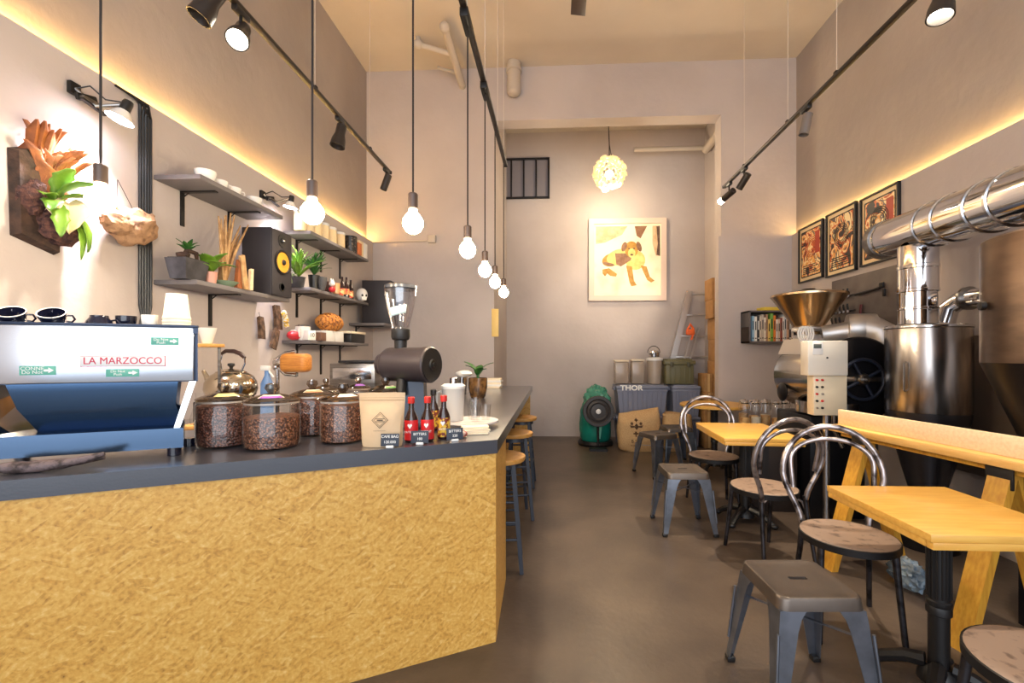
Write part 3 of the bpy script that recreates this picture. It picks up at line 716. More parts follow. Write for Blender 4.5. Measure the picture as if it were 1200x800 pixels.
obj('logo_inner', ring_sq(.026, .0015), ink, kb, solid=.0006, loc=(0, -.0378, .115), rot=(-.17, 0, 0))
obj('logo_bar', MB().box((0, 0, .006), (.04, .0008, .0018)).box((0, 0, -.006), (.04, .0008, .0018)).box((0, 0, 0), (.024, .0008, .004)).box((0, 0, -.044), (.05, .0008, .001)), ink, kb, loc=(0, -.0378, .115), rot=(-.17, 0, 0))
slate = mat('slate_tag', (52, 58, 70), .6)
def pricetag(px, py, rz, lines, label, w_=.075, h_=.052):
    c = at(px, py, z=TOPZ)
    t = thing('price_tag', label, 'price tag', (c.x, c.y, TOPZ), rz, group='small slate price tags on the counter')
    obj('slate', MB().box((0, 0, .034), (w_, .003, h_), .001, rot=(-.12, 0, 0)), slate, t)
    obj('clip', MB().b2((-.016, -.008, .0005), (.016, .008, .012), .003), whitemat, t)
    for i, (s_, z) in enumerate(lines):
        text('lettering', s_, .0155, whiteink, t, (0, -.0028 + (z - .034) * .12, z), (PI / 2 - .12, 0, 0), .0003)
    return t
pricetag(457, 525, .1, [('CAFE BAG', .048), ('120.000', .026)], 'slate price tag in front of the kraft pouch')
pricetag(492, 521, .1, [('BITTERS', .046), ('180', .026)], 'slate price tag in front of the red-labelled bottles')
pricetag(533, 517, .45, [('BITTERS', .046), ('220', .026)], 'slate price tag at the right, beside the paper sleeves')
def bottle(px, py, label, lab, lm, r=.029, h=.2, cap_=None, liquid=bottlebrown, deco=True):
    c = away(at(px, py, z=TOPZ), r)
    t = thing('syrup_bottle', label, 'bottle', (c.x, c.y, TOPZ), .1)
    obj('glass', MB().lathe([(.001, .001), (r * .9, .001), (r, .008), (r, h * .5), (r * .85, h * .58), (r * .42, h * .72), (r * .36, h * .86), (r * .42, h * .87), (r * .42, h * .9)], seg=28), liquid, t)
    obj('neck', MB().lathe([(r * .45, h * .7), (r * .38, h * .86), (r * .44, h * .875), (r * .44, h * .895)], seg=24, cap=False), G, t)
    obj('cap', MB().lathe([(r * .5, h * .86), (r * .52, h * .87), (r * .52, h * .99), (r * .45, h), (.001, h)], seg=24), cap_ or mat('red_cap', (216, 52, 44), .4), t)
    L_ = obj('label', MB().lathe([(r * 1.012, h * .06), (r * 1.016, h * .065), (r * 1.016, h * .49), (r * 1.012, h * .495)], seg=32, cap=False), lm, t)
    if deco:
        obj('label_heart', MB().prism([(0, -1), (.9, .2), (.8, .8), (.35, .9), (0, .5), (-.35, .9), (-.8, .8), (-.9, .2)], .002, Matrix.Translation((0, -r * 1.0, h * .37)) @ Matrix.Rotation(PI / 2, 4, 'X') @ Matrix.Diagonal((.011, .011, 1, 1))), whiteink, L_)
        text('label_lettering', lab, .013, whiteink, L_, (0, -r * 1.05, h * .24), (PI / 2, 0, 0), .0005)
    return t
bottle(482, 519, 'left red-capped syrup bottle with a red label, beside the kraft pouch', 'PATENT', red)
bottle(501, 518, 'second red-capped syrup bottle with a red label, behind the price tag', 'PATENT', red)
yl = mat('yellow_patterned_label', (226, 184, 60), .4, var=(60, (120, 40, 30), .48, .52))
bottle(520, 515, 'red-capped bottle with a yellow and brown patterned label', 'RATIO', yl)
bottle(508, 505, 'dark bottle with a black cap standing behind the syrup bottles', '', yl, cap_=black, deco=False, h=.21)
pj = thing('paper_sleeves', 'low pile of cream paper sleeves at the right end of the front counter', 'paper pile', at(556, 508, z=TOPZ), .3)
for k in range(5): obj('sleeve', MB().box((.004 * (k % 3), .003 * k, .004 + k * .0075), (.13, .07, .0065), .001, rot=(0, 0, .06 * (k % 3 - 1))), cream, pj)
tag(obj('candy_roll', MB().cyl((-.03, 0, .016), (.03, 0, .016), .015), mat('striped_candy', (220, 190, 180), .4, var=(40, (190, 70, 60), .5, .52)), loc=at(541, 513, z=TOPZ), rot=(0, 0, 1.3)), 'small red and white striped roll in front of the paper sleeves', 'candy')
# round tray with jug and glasses
c = at(549, 497, z=.95) + fwd * .0; tc_ = Vector((c.x, c.y + .06, TOPZ))
tr = thing('round_tray', 'round white topped dark tray on a short foot at the bar corner', 'tray', tuple(tc_))
obj('plate', MB().lathe([(.001, .028), (.14, .028), (.148, .034), (.15, .034), (.15, .026), (.13, .018), (.001, .018)], seg=44), mat('tray_white', (224, 216, 214), .25), tr)
obj('foot', MB().lathe([(.06, 0), (.055, .018)], seg=30), black, tr)
def ontray(dx, dy): return (tc_.x + dx, tc_.y + dy, TOPZ + .0285)
jg = thing('water_jug', 'frosted white water jug with a silver topped lid standing on the round tray', 'jug', ontray(-.10, .02))
obj('vessel', MB().lathe([(.001, .001), (.052, .001), (.056, .01), (.062, .17), (.064, .175), (.058, .176), (.056, .16)], seg=32), frost, jg)
obj('lid', MB().lathe([(.064, .176), (.066, .19), (.05, .2), (.001, .2)], seg=32), whitemat, jg)
obj('knob', MB().lathe([(.02, .199), (.02, .232), (.016, .235), (.001, .235)], seg=20), chrome, jg)
obj('handle', MB().tube([(-.06, 0, .16), (-.09, 0, .15), (-.092, 0, .07), (-.058, 0, .04)], .007, 8), frost, jg)
def tumbler(loc, label, n=1, r=.03, h=.085):
    t = thing('drinking_glass', label, 'glass', loc, group='clear tumblers on the round tray')
    for k in range(n):
        z = k * .022
        obj('glass_wall', MB().lathe([(.001, z + .004), (r * .78, z + .002), (r * .8, z + .008), (r, z + h), (r * .93, z + h), (r * .74, z + .012), (.001, z + .012)], seg=24), G, t)
    return t
tumbler(ontray(.03, -.02), 'front clear tumbler stack on the round tray', 3)
tumbler(ontray(.0, .06), 'clear tumbler behind the front stack, next to the white jug', 2)
tumbler(ontray(.075, .045), 'clear tumbler at the right edge of the round tray', 1)
# plant in amber glass
c = at(560, 466, z=TOPZ)
pt = thing('potted_plant', 'leafy cutting in an amber glass on the bar behind the tumblers', 'plant', (c.x, c.y, TOPZ))
obj('amber_glass', MB().lathe([(.001, .001), (.06, .001), (.07, .02), (.085, .1), (.085, .18), (.08, .18), (.078, .1), (.06, .02), (.001, .015)], seg=28), mat('amber_glass', (120, 86, 50), .1, var=(20, (70, 48, 30), .4, .6), coat=.5), pt)
m = MB()
for a, l, ww in ((2.6, .16, .035), (.4, .15, .03), (1.4, .12, .045), (3.6, .12, .04), (5.2, .1, .04), (0, .08, .03)): m.leaf((0, 0, .2), (math.cos(a) * l, math.sin(a) * l * .6, .2 + l * .75), ww, .25)
m.tube([(0, 0, .1), (0, 0, .22)], .012, 8)
obj('leaves', m, leafd, pt, solid=.002)
# papers at the far end
c = at(580, 455, z=TOPZ)
for k in range(5):
    tag(obj('notebook', MB().box((0, 0, .012), (.2, .15, .022), .002), [cream, whitemat][k % 2], loc=(-.73 + .01 * (k % 2), 5.1 + .01 * k, TOPZ + k * .0225), rot=(0, 0, .1 * (k % 3 - 1))), 'pale %s in the pile at the far end of the bar, %s' % (['notebook', 'booklet'][k % 2], ['lowest', 'second from the bottom', 'middle one', 'second from the top', 'topmost'][k]), 'notebook', 'notebooks piled at the far end of the bar')
jb = thing('steel_shaker', 'small steel shaker and white cloth behind the jug on the bar', 'shaker', tuple(at(541, 462, z=TOPZ)))
obj('vessel', MB().lathe([(.001, 0), (.045, .0), (.06, .16), (.06, .17), (.001, .17)], seg=24), steel, jb); obj('cloth', MB().ball((.02, 0, .2), (.08, .05, .035), 2, .3), white, jb)
# small patterned box beside the machine
bx = thing('sugar_box', 'small white box with dark marks beside the right foot of the machine', 'box', tuple(at(236, 513, z=TOPZ)), .4)
obj('carton', MB().b2((-.03, 0, .0), (.03, .05, .085), .004), white, bx)
obj('marks', MB().box((-.01, -.0005, .05), (.006, .001, .016), rot=(0, .5, 0)).box((.012, -.0005, .03), (.006, .001, .016), rot=(0, .5, 0)).box((.008, -.0005, .06), (.006, .001, .01), rot=(0, .5, 0)), ink, bx)

# coffee grinder with its horizontal drum
gr = thing('coffee_grinder', 'large matt black grinder with a horizontal drum and clear tall hopper', 'coffee grinder', (-.80, 2.36, TOPZ), .1)
gb = mat('grinder_black', (58, 50, 52), .42, .2)
ax = Vector((.9, -.42, 0)).normalized()
cz = .335
P = Vector((-.12, .05, cz))
obj('drum', MB().lathe([(.05, -.045), (.06, -.04), (.064, -.01), (.08, 0), (.09, .015), (.092, .03), (.092, .25), (.096, .25), (.096, .285), (.09, .292), (.001, .292)], P, 44, ax), gb, gr)
q = P + ax * .2925
obj('faceplate', MB().lathe([(.088, 0), (.088, .004), (.03, .004), (.028, .012), (.001, .012)], q, 40, ax), black, gr)
obj('grind_dial', MB().lathe([(.012, .01), (.012, .02), (.001, .02)], q, 20, ax), dark, gr)
obj('adjust_wings', MB().box(P + Vector((-.01, 0, .0)), (.012, .09, .012), .003).box(P + Vector((-.01, 0, 0)), (.012, .012, .12), .003), dark, gr)
obj('stand', MB().loft([[(-.03, -.05, .0), (.12, -.05, .0), (.12, .09, .0), (-.03, .09, .0)], [(-.01, -.03, .03), (.1, -.03, .03), (.1, .06, .03), (-.01, .06, .03)], [(-.02, -.03, .28), (.09, -.03, .28), (.09, .06, .28), (-.02, .06, .28)]]).b2((-.1, -.1, 0), (.16, .14, .02), .006), mat('blue_black_metal', (52, 58, 68), .3, .5), gr)
obj('chute', MB().tube([(-.02, -.03, .26), (-.02, -.06, .18)], .028, 14), dark, gr)
tp = P + ax * .09
obj('throat', MB().lathe([(.032, .08), (.034, .13), (.045, .135), (.05, .15), (.05, .19), (.044, .195)], (tp.x, tp.y, cz), 30), black, gr)
obj('hopper', MB().lathe([(.04, .185), (.043, .19), (.052, .23), (.072, .31), (.083, .38), (.084, .415), (.08, .415), (.079, .38), (.068, .31), (.04, .2)], (tp.x, tp.y, cz), 36, cap=False), GS, gr)
obj('hopper_lid', MB().lathe([(.078, .405), (.087, .41), (.087, .425), (.06, .435), (.001, .437)], (tp.x, tp.y, cz), 36), mat('smoke_lid', (70, 72, 78), .2), gr)
obj('hopper_label', MB().grid(lambda u, v: (tp.x + (.064 + .01 * v) * math.cos(-2.2 + u * 1.3), tp.y + (.064 + .01 * v) * math.sin(-2.2 + u * 1.3), cz + .255 + v * .045 + u * .02), 10, 3), mat('pale_blue_label', (190, 214, 220), .4), gr, solid=.0008)

# ---------------------------------------------------------------- back counter by the left wall and its equipment
bc = thing('back_counter', 'grey back counter along the left wall behind the bar', 'counter', (0, 0, 0))
obj('worktop', MB().b2((WL + .005, 2.35, .86), (-1.75, 5.62, .9), .004), steel, bc)
obj('cabinet_body', MB().b2((WL + .005, 2.4, 0), (-1.8, 5.6, .86)), greypaint, bc)
BZ = .9
def onback(px, y): q = at(px, 415, y=y); return (q.x, q.y, BZ)
sv = thing('steel_brewer', 'low stainless steel appliance behind the jars, left of the grinder', 'appliance', onback(422, 4.0), .05)
obj('housing', MB().b2((-.2, -.18, 0), (.2, .18, .34), .008), brushed, sv)
obj('top_plate', MB().b2((-.12, -.19, .345), (.22, .2, .365), .004), black, sv)
obj('front_panel', MB().b2((-.17, -.186, .2), (.17, -.18, .3), .002), steel, sv)
q = onback(271, 2.74)
hb = thing('hot_plate', 'dark hot plate carrying the steel kettle behind the jars', 'hot plate', q)
obj('body', MB().b2((-.15, -.13, .0), (.15, .13, .13), .01), black, hb); obj('plate', MB().lathe([(.11, .13), (.11, .136), (.001, .136)], seg=30), dark, hb)
KS = 1.06
kt = thing('kettle', 'round steel kettle with a dark arched handle behind the first jars', 'kettle', (q[0], q[1], q[2] + .137), -.2)
km = mat('warm_steel', (206, 194, 174), .14, 1)
obj('vessel', MB().lathe([(.001, 0), (.11, 0), (.13, .02), (.14, .06), (.135, .1), (.115, .135), (.085, .155), (.08, .158)], seg=40), km, kt)
obj('lid', MB().lathe([(.082, .157), (.08, .162), (.05, .175), (.02, .18), (.001, .181)], seg=36), km, kt)
obj('lid_knob', MB().lathe([(.008, .18), (.01, .19), (.02, .2), (.018, .212), (.001, .215)], seg=20), black, kt)
obj('spout', MB().tube([(-.12, 0, .06), (-.17, 0, .08), (-.19, 0, .13), (-.215, 0, .165)], [.028, .02, .014, .011], 12), km, kt)
obj('handle_stem', MB().tube([(-.07, 0, .155), (-.085, 0, .22), (-.07, 0, .27)], .005, 8), chrome, kt)
obj('handle_stem', MB().tube([(.07, 0, .155), (.1, 0, .21), (.098, 0, .25)], .005, 8), chrome, kt)
obj('handle', MB().tube([(-.075, 0, .27), (-.04, 0, .287), (.02, 0, .285), (.07, 0, .27), (.1, 0, .245)], [.009, .012, .013, .013, .01], 10), mat('dark_wood_handle', (62, 40, 34), .4), kt)
kt.scale = (KS, KS, KS)
# pour over stand left of the kettle
q = onback(237, 2.44)
ps = thing('pour_over_stand', 'wooden pour-over stand with a white dripper right of the espresso machine', 'coffee stand', q)
obj('base', MB().b2((-.09, -.07, 0), (.09, .07, .02), .004), oak, ps)
obj('post', MB().cyl((.07, .04, .02), (.07, .04, .46), .008), brushed, ps)
obj('shelf', MB().b2((-.07, -.05, .46), (.09, .06, .48), .004), oak, ps)
obj('dripper', MB().lathe([(.02, .48), (.024, .485), (.045, .56), (.048, .57), (.044, .57), (.02, .5)], (.03, 0, 0), 28, cap=False), white, ps, solid=.002)
obj('carafe', MB().lathe([(.001, .022), (.055, .022), (.06, .05), (.03, .16), (.035, .2)], (0, 0, 0), 28, cap=False), G, ps)
# hand grinder with wooden drawer
q = onback(338, 3.0)
hg = thing('wooden_handled_press', 'steel clamp press with a round wooden block above the back counter', 'press', q)
obj('post', MB().cyl((-.08, 0, 0), (-.08, 0, .32), .014).lathe([(.07, 0), (.07, .012), (.001, .014)], (-.08, 0, 0)), steel, hg)
obj('clamp', MB().box((-.06, 0, .36), (.09, .05, .04), .012).tube([(-.1, 0, .38), (-.02, 0, .43), (.05, 0, .44)], .012, 10).tube([(-.08, 0, .33), (-.02, 0, .28), (.06, 0, .275)], .013, 10).ball((-.09, 0, .33), .025), steel, hg)
obj('wood_block', MB().box((.055, 0, .36), (.19, .12, .13), .035, seg=4), mat('orange_wood', (206, 138, 62), .45, var=(14, (176, 104, 40), .4, .7), stretch=(1, 4, 8)), hg)
q = onback(313, 2.62)
sb_ = thing('spray_bottle', 'blue and white spray bottle with a green cap right of the kettle', 'spray bottle', q)
obj('bottle', MB().lathe([(.001, .0), (.035, .0), (.036, .2), (.015, .25), (.014, .28)], (0, 0, .04), 20), mat('blue_plastic', (92, 128, 178), .3), sb_); obj('trigger', MB().box((-.01, 0, .335), (.06, .02, .03), .006).tube([(.01, 0, .32), (.04, 0, .28)], .006), whitemat, sb_)
obj('base_ring', MB().lathe([(.03, 0), (.03, .04)], seg=20), MATS['blue_plastic'], sb_)

# ---------------------------------------------------------------- left wall: shelves and what stands on them
def shelf(y0, y1, z, dep, ys, label, drop=.22, x0=WL):
    t = thing('wall_shelf', label, 'shelf', (x0, (y0 + y1) / 2, z))
    yc = (y0 + y1) / 2
    obj('board', MB().b2((.001, y0 - yc, 0), (dep, y1 - yc, .028), .002), greypaint, t)
    for y in ys:
        obj('bracket', MB().b2((.001, y - yc - .014, -.008), (dep * .8, y - yc + .014, -.0005)).b2((.001, y - yc - .014, -drop), (.009, y - yc + .014, -.0005)).tube([(.02, y - yc, -.03), (.05, y - yc, -.006)], .004, 6), dark, t)
    return t
SA, SB_, SC, SD, SE = 2.36, 1.735, 2.375, 1.88, 1.415
shelf(2.52, 3.32, SA, .29, [2.72, 3.13], 'upper left grey shelf on brackets with four white cups')
shelf(2.52, 3.44, SB_, .27, [2.95], 'lower left grey shelf carrying pots, sticks and a loudspeaker')
shelf(3.78, 4.98, SC, .25, [3.98, 4.4, 4.8], 'top shelf of the three stacked ones, holding pale canisters')
shelf(3.78, 4.98, SD, .25, [3.98, 4.4, 4.8], 'middle shelf of the three, with plants, mugs and bottles')
shelf(3.76, 4.98, SE, .25, [3.98, 4.4, 4.8], 'lowest shelf of the three, with boxes and a woven basket', drop=.3)
shelf(5.02, 5.6, 1.655, .42, [5.2], 'short shelf in the corner under the second loudspeaker', drop=.14)
def onsh(px, z, x): q = at(px, 415, x=x); return (x, q.y, z + .0285)
for px, r, lb in ((241, .058, 'first white bowl from the left on the upper left shelf'), (258, .045, 'second white cup on the upper left shelf, with a handle'), (274, .045, 'third white cup on the upper left shelf, beside the gap'), (298, .05, 'last white cup on the upper left shelf, by the clamp lamp')):
    cup('white_cup', lb, 'cup', onsh(px, SA, -2.17), white, r, r * 1.15, handle=px in (258, 274), group='white cups on the upper left shelf', rot=(0, 0, 1.0))
# loudspeakers
def speaker(name, loc, rz, w_, d_, h_, label, cone=True):
    t = thing(name, label, 'loudspeaker', loc, rz)
    cab = mat('speaker_black', (48, 44, 48), .5)
    obj('cabinet', MB().b2((-w_ / 2, -d_, .0), (w_ / 2, 0, h_), .004), cab, t)
    f = -d_
    if cone:
        ax_ = (0, -1, 0)
        obj('baffle', MB().b2((-w_ / 2 + .004, f - .006, .004), (w_ / 2 - .004, f, h_ - .004), .002), cab, t)
        wf = obj('woofer', MB().lathe([(.09, .0), (.094, .008), (.084, .012), (.078, .004), (.074, .0)], (0, f - .006, h_ * .52), 40, ax_, cap=False), dark, t)
        obj('cone', MB().lathe([(.076, .008), (.06, .0), (.026, -.012 + .012), (.024, .01), (.001, .016)], (0, f - .007, h_ * .52), 36, ax_), mat('orange_cone', (226, 158, 40), .5), wf)
        obj('dust_cap', MB().lathe([(.022, .012), (.018, .02), (.001, .024)], (0, f - .007, h_ * .52), 24, ax_), black, wf)
        tw = obj('tweeter', MB().lathe([(.05, 0), (.05, .004), (.02, .003), (.018, .012), (.001, .016)], (0, f - .006, h_ * .85), 30, ax_), black, t)
        obj('dome', MB().ball((0, f - .018, h_ * .85), .012, 2), steel, tw)
        obj('bass_port', MB().lathe([(.036, 0), (.036, .004), (.026, .004), (.024, -.004)], (0, f - .006, h_ * .14), 28, ax_), black, t)
    return t
speaker('loudspeaker', (-2.325, 3.30, SB_ + .0285), PI / 2, .25, .225, .50, 'black loudspeaker with an orange cone on the lower left shelf')
speaker('loudspeaker', (-2.13, 5.44, 1.684), 0.05, .34, .3, .51, 'plain dark loudspeaker on the corner shelf behind the grinder', cone=False)
# planter, pothos, sticks
p = onsh(220, SB_, -2.2)
t = thing('stone_planter', 'dark stone planter with a brown stumpy plant at the left of the shelf', 'planter', p)
obj('pot', MB().loft([[(-.05, -.07, 0), (.05, -.07, 0), (.05, .07, 0), (-.05, .07, 0)], [(-.065, -.09, .12), (.065, -.09, .12), (.065, .09, .12), (-.065, .09, .12)]]), stone, t)
obj('soil', MB().b2((-.055, -.08, .118), (.055, .08, .125)), soil, t)
m = MB(); m.tube([(0, -.03, .12), (0, 0, .18), (.01, .05, .17), (0, .07, .13)], [.02, .016, .014, .008], 8); m.ball((0, -.03, .14), (.03, .04, .025), 2, .4)
obj('stump', m, bark, t)
m = MB()
for k in range(9): a = k * .75; m.leaf((0, 0, .17), (math.cos(a) * .05, math.sin(a) * .07, .2 + .02 * (k % 3)), .014, .2)
obj('leaves', m, leafd, t, solid=.001)
p = onsh(247, SB_, -2.16)
t = thing('potted_vine', 'bright green broad-leaved plant in a small pink pot on the shelf', 'plant', p)
obj('pot', MB().lathe([(.001, 0), (.028, 0), (.036, .07), (.038, .072), (.03, .072), (.001, .06)], seg=24), mat('pink_pot', (206, 150, 132), .6), t)
m = MB()
for a, l, h_, ww in ((3.9, .1, .12, .04), (-1.2, .12, .1, .045), (.2, .1, .13, .04), (1.5, .12, .09, .045), (2.6, .11, .08, .04), (5.6, .12, .06, .04), (.9, .14, .06, .035), (4.6, .13, .03, .04)):
    e = (math.cos(a) * l, math.sin(a) * l, .06 + h_); m.leaf((0, 0, .07), e, ww, .3); 
obj('leaves', m, leafm, t, solid=.0015)
p = onsh(262, SB_, -2.19)
t = thing('ceramic_bowl', 'shallow green bowl under the dried sticks', 'bowl', p)
obj('bowl', MB().lathe([(.001, .0), (.05, .0), (.085, .03), (.088, .035), (.08, .035), (.05, .01), (.001, .008)], seg=30), mat('celadon', (122, 142, 118), .3), t)
t = thing('dried_stick_bundle', 'fan of dried straw-coloured sticks standing in the green bowl', 'dried sticks', (p[0], p[1], p[2] + .011))
random.seed(3)
for k in range(17):
    a = random.uniform(0, 6.28); r = random.uniform(.01, .03); l = random.uniform(.3, .5); lean = random.uniform(-.25, .5) * (1 if k % 3 else .4)
    m = MB(); m.tube([(r * math.cos(a), r * math.sin(a), 0), (r * math.cos(a) * 1.2, r * math.sin(a) + lean * l * .4, l * .5), (r * math.cos(a) * 1.5, r * math.sin(a) + lean * l, l)], [.006, .011, .004], 6)
    obj('stick', m, stick, t)
for k, (px, w_, h_, ln) in enumerate(((279, .05, .2, .1), (287, .045, .23, -.12), (293, .03, .15, .1))):
    p = onsh(px, SB_, -2.13 + .01 * k)
    tag(obj('wood_offcut', MB().loft([[(-.012, -w_ / 2, 0), (.012, -w_ / 2, 0), (.012, w_ / 2, 0), (-.012, w_ / 2, 0)], [(-.01, -w_ / 2 + ln * h_, h_ * .95), (.01, -w_ / 2 + ln * h_, h_ * .9), (.01, w_ / 3 + ln * h_, h_), (-.01, w_ / 3 + ln * h_, h_ * 1.02)]]), [driftleaf, stick, pine_pale][k] if False else [driedleaf, stick, pine_pale][k], loc=p),
        ['reddish upright wood offcut left of the loudspeaker', 'tall pale wood offcut leaning beside the loudspeaker', 'short pale wood offcut against the loudspeaker side'][k], 'wood piece')
# shelf C: canisters
glow_c = mat('cream_canister', (238, 214, 168), .35)
cl = ['first cream canister from the left on the top shelf', 'second cream canister on the top shelf', 'third cream canister on the top shelf', 'fourth cream canister on the top shelf', 'fifth cream canister on the top shelf', 'sixth cream canister, beside the black one']
for k, px in enumerate((352, 361, 370, 379, 388, 398)):
    p = onsh(px, SC, -2.24)
    t = thing('canister', cl[k], 'canister', p, group='cream canisters on the top shelf')
    obj('body', MB().lathe([(.001, 0), (.05, 0), (.052, .005), (.052, .15), (.05, .155), (.001, .155)], seg=24), glow_c, t)
    obj('lid', MB().lathe([(.054, .155), (.054, .175), (.05, .18), (.001, .182)], seg=24), whitemat, t)
p = onsh(411, SC, -2.2)
t = thing('canister', 'black patterned canister near the right end of the top shelf', 'canister', p)
obj('body', MB().lathe([(.001, 0), (.062, 0), (.064, .005), (.064, .16), (.001, .16)], seg=28), mat('black_tin', (40, 36, 36), .4, var=(50, (110, 96, 84), .56, .6)), t)
obj('lid', MB().lathe([(.066, .16), (.066, .18), (.001, .182)], seg=28), black, t)
tag(obj('carton', MB().b2((-.03, -.04, 0), (.03, .04, .13), .002), mat('orange_carton', (206, 112, 56), .5), loc=onsh(419, SC, -2.16)), 'small orange carton beside the black canister', 'carton')
for k, px in enumerate((425, 430)):
    p = onsh(px, SC, -2.2 + .0 * k); 
    tag(obj('carton', MB().b2((-.05, -.05, 0), (.05, .05, .17), .002), [glow_c, whitemat][k], loc=(p[0], 4.82 + .105 * k, p[2])), ['cream carton near the right end of the top shelf', 'white carton at the very right end of the top shelf'][k], 'carton')
# shelf D
def spiky(px, x, label, mt, n, l, potr, poth, potm, z=SD, seed=1):
    random.seed(seed); t = thing('potted_plant', label, 'plant', onsh(px, z, x))
    obj('pot', MB().lathe([(.001, 0), (potr * .75, 0), (potr, poth), (potr * 1.05, poth), (potr * .9, poth), (.001, poth * .9)], seg=26), potm, t)
    m = MB()
    for k in range(n):
        a = k * 2.4; el = random.uniform(.3, 1.35); L_ = l * random.uniform(.7, 1.1)
        m.leaf((0, 0, poth), (math.cos(a) * math.cos(el) * L_, math.sin(a) * math.cos(el) * L_, poth + math.sin(el) * L_ + .03), l * .09, .2)
    obj('leaves', m, mt, t, solid=.0012)
    return t
spiky(350, -2.26, 'tall bright spiky plant at the left of the middle shelf', leafm, 26, .24, .055, .09, stone, seed=1)
spiky(368, -2.2, 'dark green bushy plant behind the spiky one on the middle shelf', leafd, 30, .2, .05, .13, black, seed=4)
spiky(343, -2.31, 'small pale succulent at the left edge of the middle shelf', mat('pale_leaf', (188, 206, 164), .5), 12, .09, .03, .03, stone, seed=6)
def simple_lathe(name, cat, label, px, z, x, prof, m_, extra=None, group=None):
    t = thing(name, label, cat, onsh(px, z, x), group=group)
    obj('body', MB().lathe(prof, seg=24), m_, t)
    if extra: extra(t)
    return t
def mug(px, z, x, r, h, m_, label):
    return cup('mug', label, 'mug', onsh(px, z, x), m_, r, h, rot=(0, 0, -1.4))
mug(377, SD, -2.15, .045, .12, mat('dark_grey_mug', (76, 74, 76), .5), 'tall dark grey mug on the middle shelf')
mug(384, SD, -2.2, .05, .11, mat('brown_mug', (82, 52, 40), .5), 'brown mug beside the dark grey one on the middle shelf')
t = thing('figurine', 'small red and white figurine in the middle of the middle shelf', 'figurine', onsh(389, SD, -2.13))
obj('body', MB().ball((0, 0, .03), (.03, .035, .03), 2), mat('red_glaze', (196, 40, 50), .3), t); obj('head', MB().ball((0, 0, .085), (.028, .03, .03), 2).ball((0, -.02, .115), (.01, .01, .02), 1).ball((0, .02, .115), (.01, .01, .02), 1), white, t)
simple_lathe('tumbler', 'glass', 'amber tumbler on the middle shelf before the bottles', 394, SD, -2.13, [(.001, 0), (.03, 0), (.036, .1), (.033, .1), (.028, .006), (.001, .006)], mat('amber_tumbler', (206, 150, 100), .2))
for k, px in enumerate((401, 406, 411)):
    t = thing('beer_bottle', ['left brown bottle on the middle shelf', 'middle brown bottle on the middle shelf', 'right brown bottle on the middle shelf, by the skull'][k], 'bottle', onsh(px, SD, -2.2 + .03 * (k % 2)), group='brown bottles on the middle shelf')
    obj('glass', MB().lathe([(.001, 0), (.028, 0), (.03, .01), (.03, .12), (.012, .165), (.011, .21), (.001, .21)], seg=22), bottlebrown, t)
    obj('label', MB().lathe([(.0308, .03), (.0308, .09)], seg=22, cap=False), mat('beer_label', (216, 150, 90), .5, var=(50, (180, 50, 40), .45, .55)), t)
for k, px in enumerate((397, 408)):
    t = thing('painted_pot', ['small painted pot before the brown bottles', 'yellow and red painted pot before the right brown bottle'][k], 'pot', onsh(px + 2, SD, -2.155))
    obj('pot', MB().lathe([(.001, 0), (.025, 0), (.035, .03), (.028, .06), (.02, .06), (.001, .05)], seg=20), mat('painted_glaze', (228, 190, 130), .4, var=(45, (196, 60, 50), .5, .55)), t)
t = thing('skull_ornament', 'white rounded skull ornament with dark spots at the end of the middle shelf', 'ornament', onsh(424, SD, -2.15), .8)
obj('skull', MB().ball((0, 0, .072), (.06, .075, .075), 3).box((.0, -.04, .03), (.06, .06, .05), .012), white, t)
obj('spots', MB().ball((.02, -.068, .06), (.014, .008, .016), 1).ball((-.02, -.068, .06), (.014, .008, .016), 1).ball((.055, .0, .09), (.008, .014, .014), 1).ball((.05, -.03, .04), (.008, .012, .01), 1).ball((.04, -.02, .12), (.012, .012, .008), 1).ball((.058, .03, .06), (.006, .01, .01), 1), black, t)
# shelf E
t = thing('glazed_pot', 'red glazed pot at the left end of the lowest shelf', 'pot', onsh(345, SE, -2.27))
obj('pot', MB().ball((0, 0, .04), (.055, .075, .04), 3, .1), MATS['red_glaze'], t); obj('rim', MB().lathe([(.03, .074), (.034, .084), (.03, .086)], seg=20), white, t)
mug(355, SE, -2.22, .06, .12, white, 'white enamel mug with a dark lid on the lowest shelf')
tag(obj('pan_lid', MB().lathe([(.062, .0), (.064, .006), (.03, .016), (.001, .017)], seg=26), steel, loc=(onsh(355, SE, -2.22)[0], onsh(355, SE, -2.22)[1], SE + .0285 + .122)), 'round steel lid on the white enamel mug', 'lid')
t = thing('number_block', 'white cube printed with a dark numeral on the lowest shelf', 'block', onsh(362, SE, -2.16), 1.2)
obj('cube', MB().b2((-.04, -.04, 0), (.04, .04, .085), .004), white, t); text('numeral', '10', .05, ink, t, (0, -.041, .043), (PI / 2, 0, 0))
t = thing('number_block', 'small brown box left of the white cartons on the lowest shelf', 'box', onsh(375, SE, -2.14)); obj('box', MB().b2((-.035, -.045, 0), (.035, .045, .075), .003), mat('brown_box', (112, 78, 60), .6), t); t.name = 'small_box'
for k, y in enumerate((4.2, 4.38)):
    tag(obj('white_carton', MB().b2((-.06, -.085, 0), (.06, .085, .105), .003), whitemat, loc=(-2.24, y, SE + .0285)), ['left white carton under the woven basket', 'right white carton under the woven basket'][k], 'carton')
t = thing('woven_basket', 'orange-brown woven basket lying on the white cartons', 'basket', (-2.24, 4.29, SE + .0285 + .106))
m = MB()
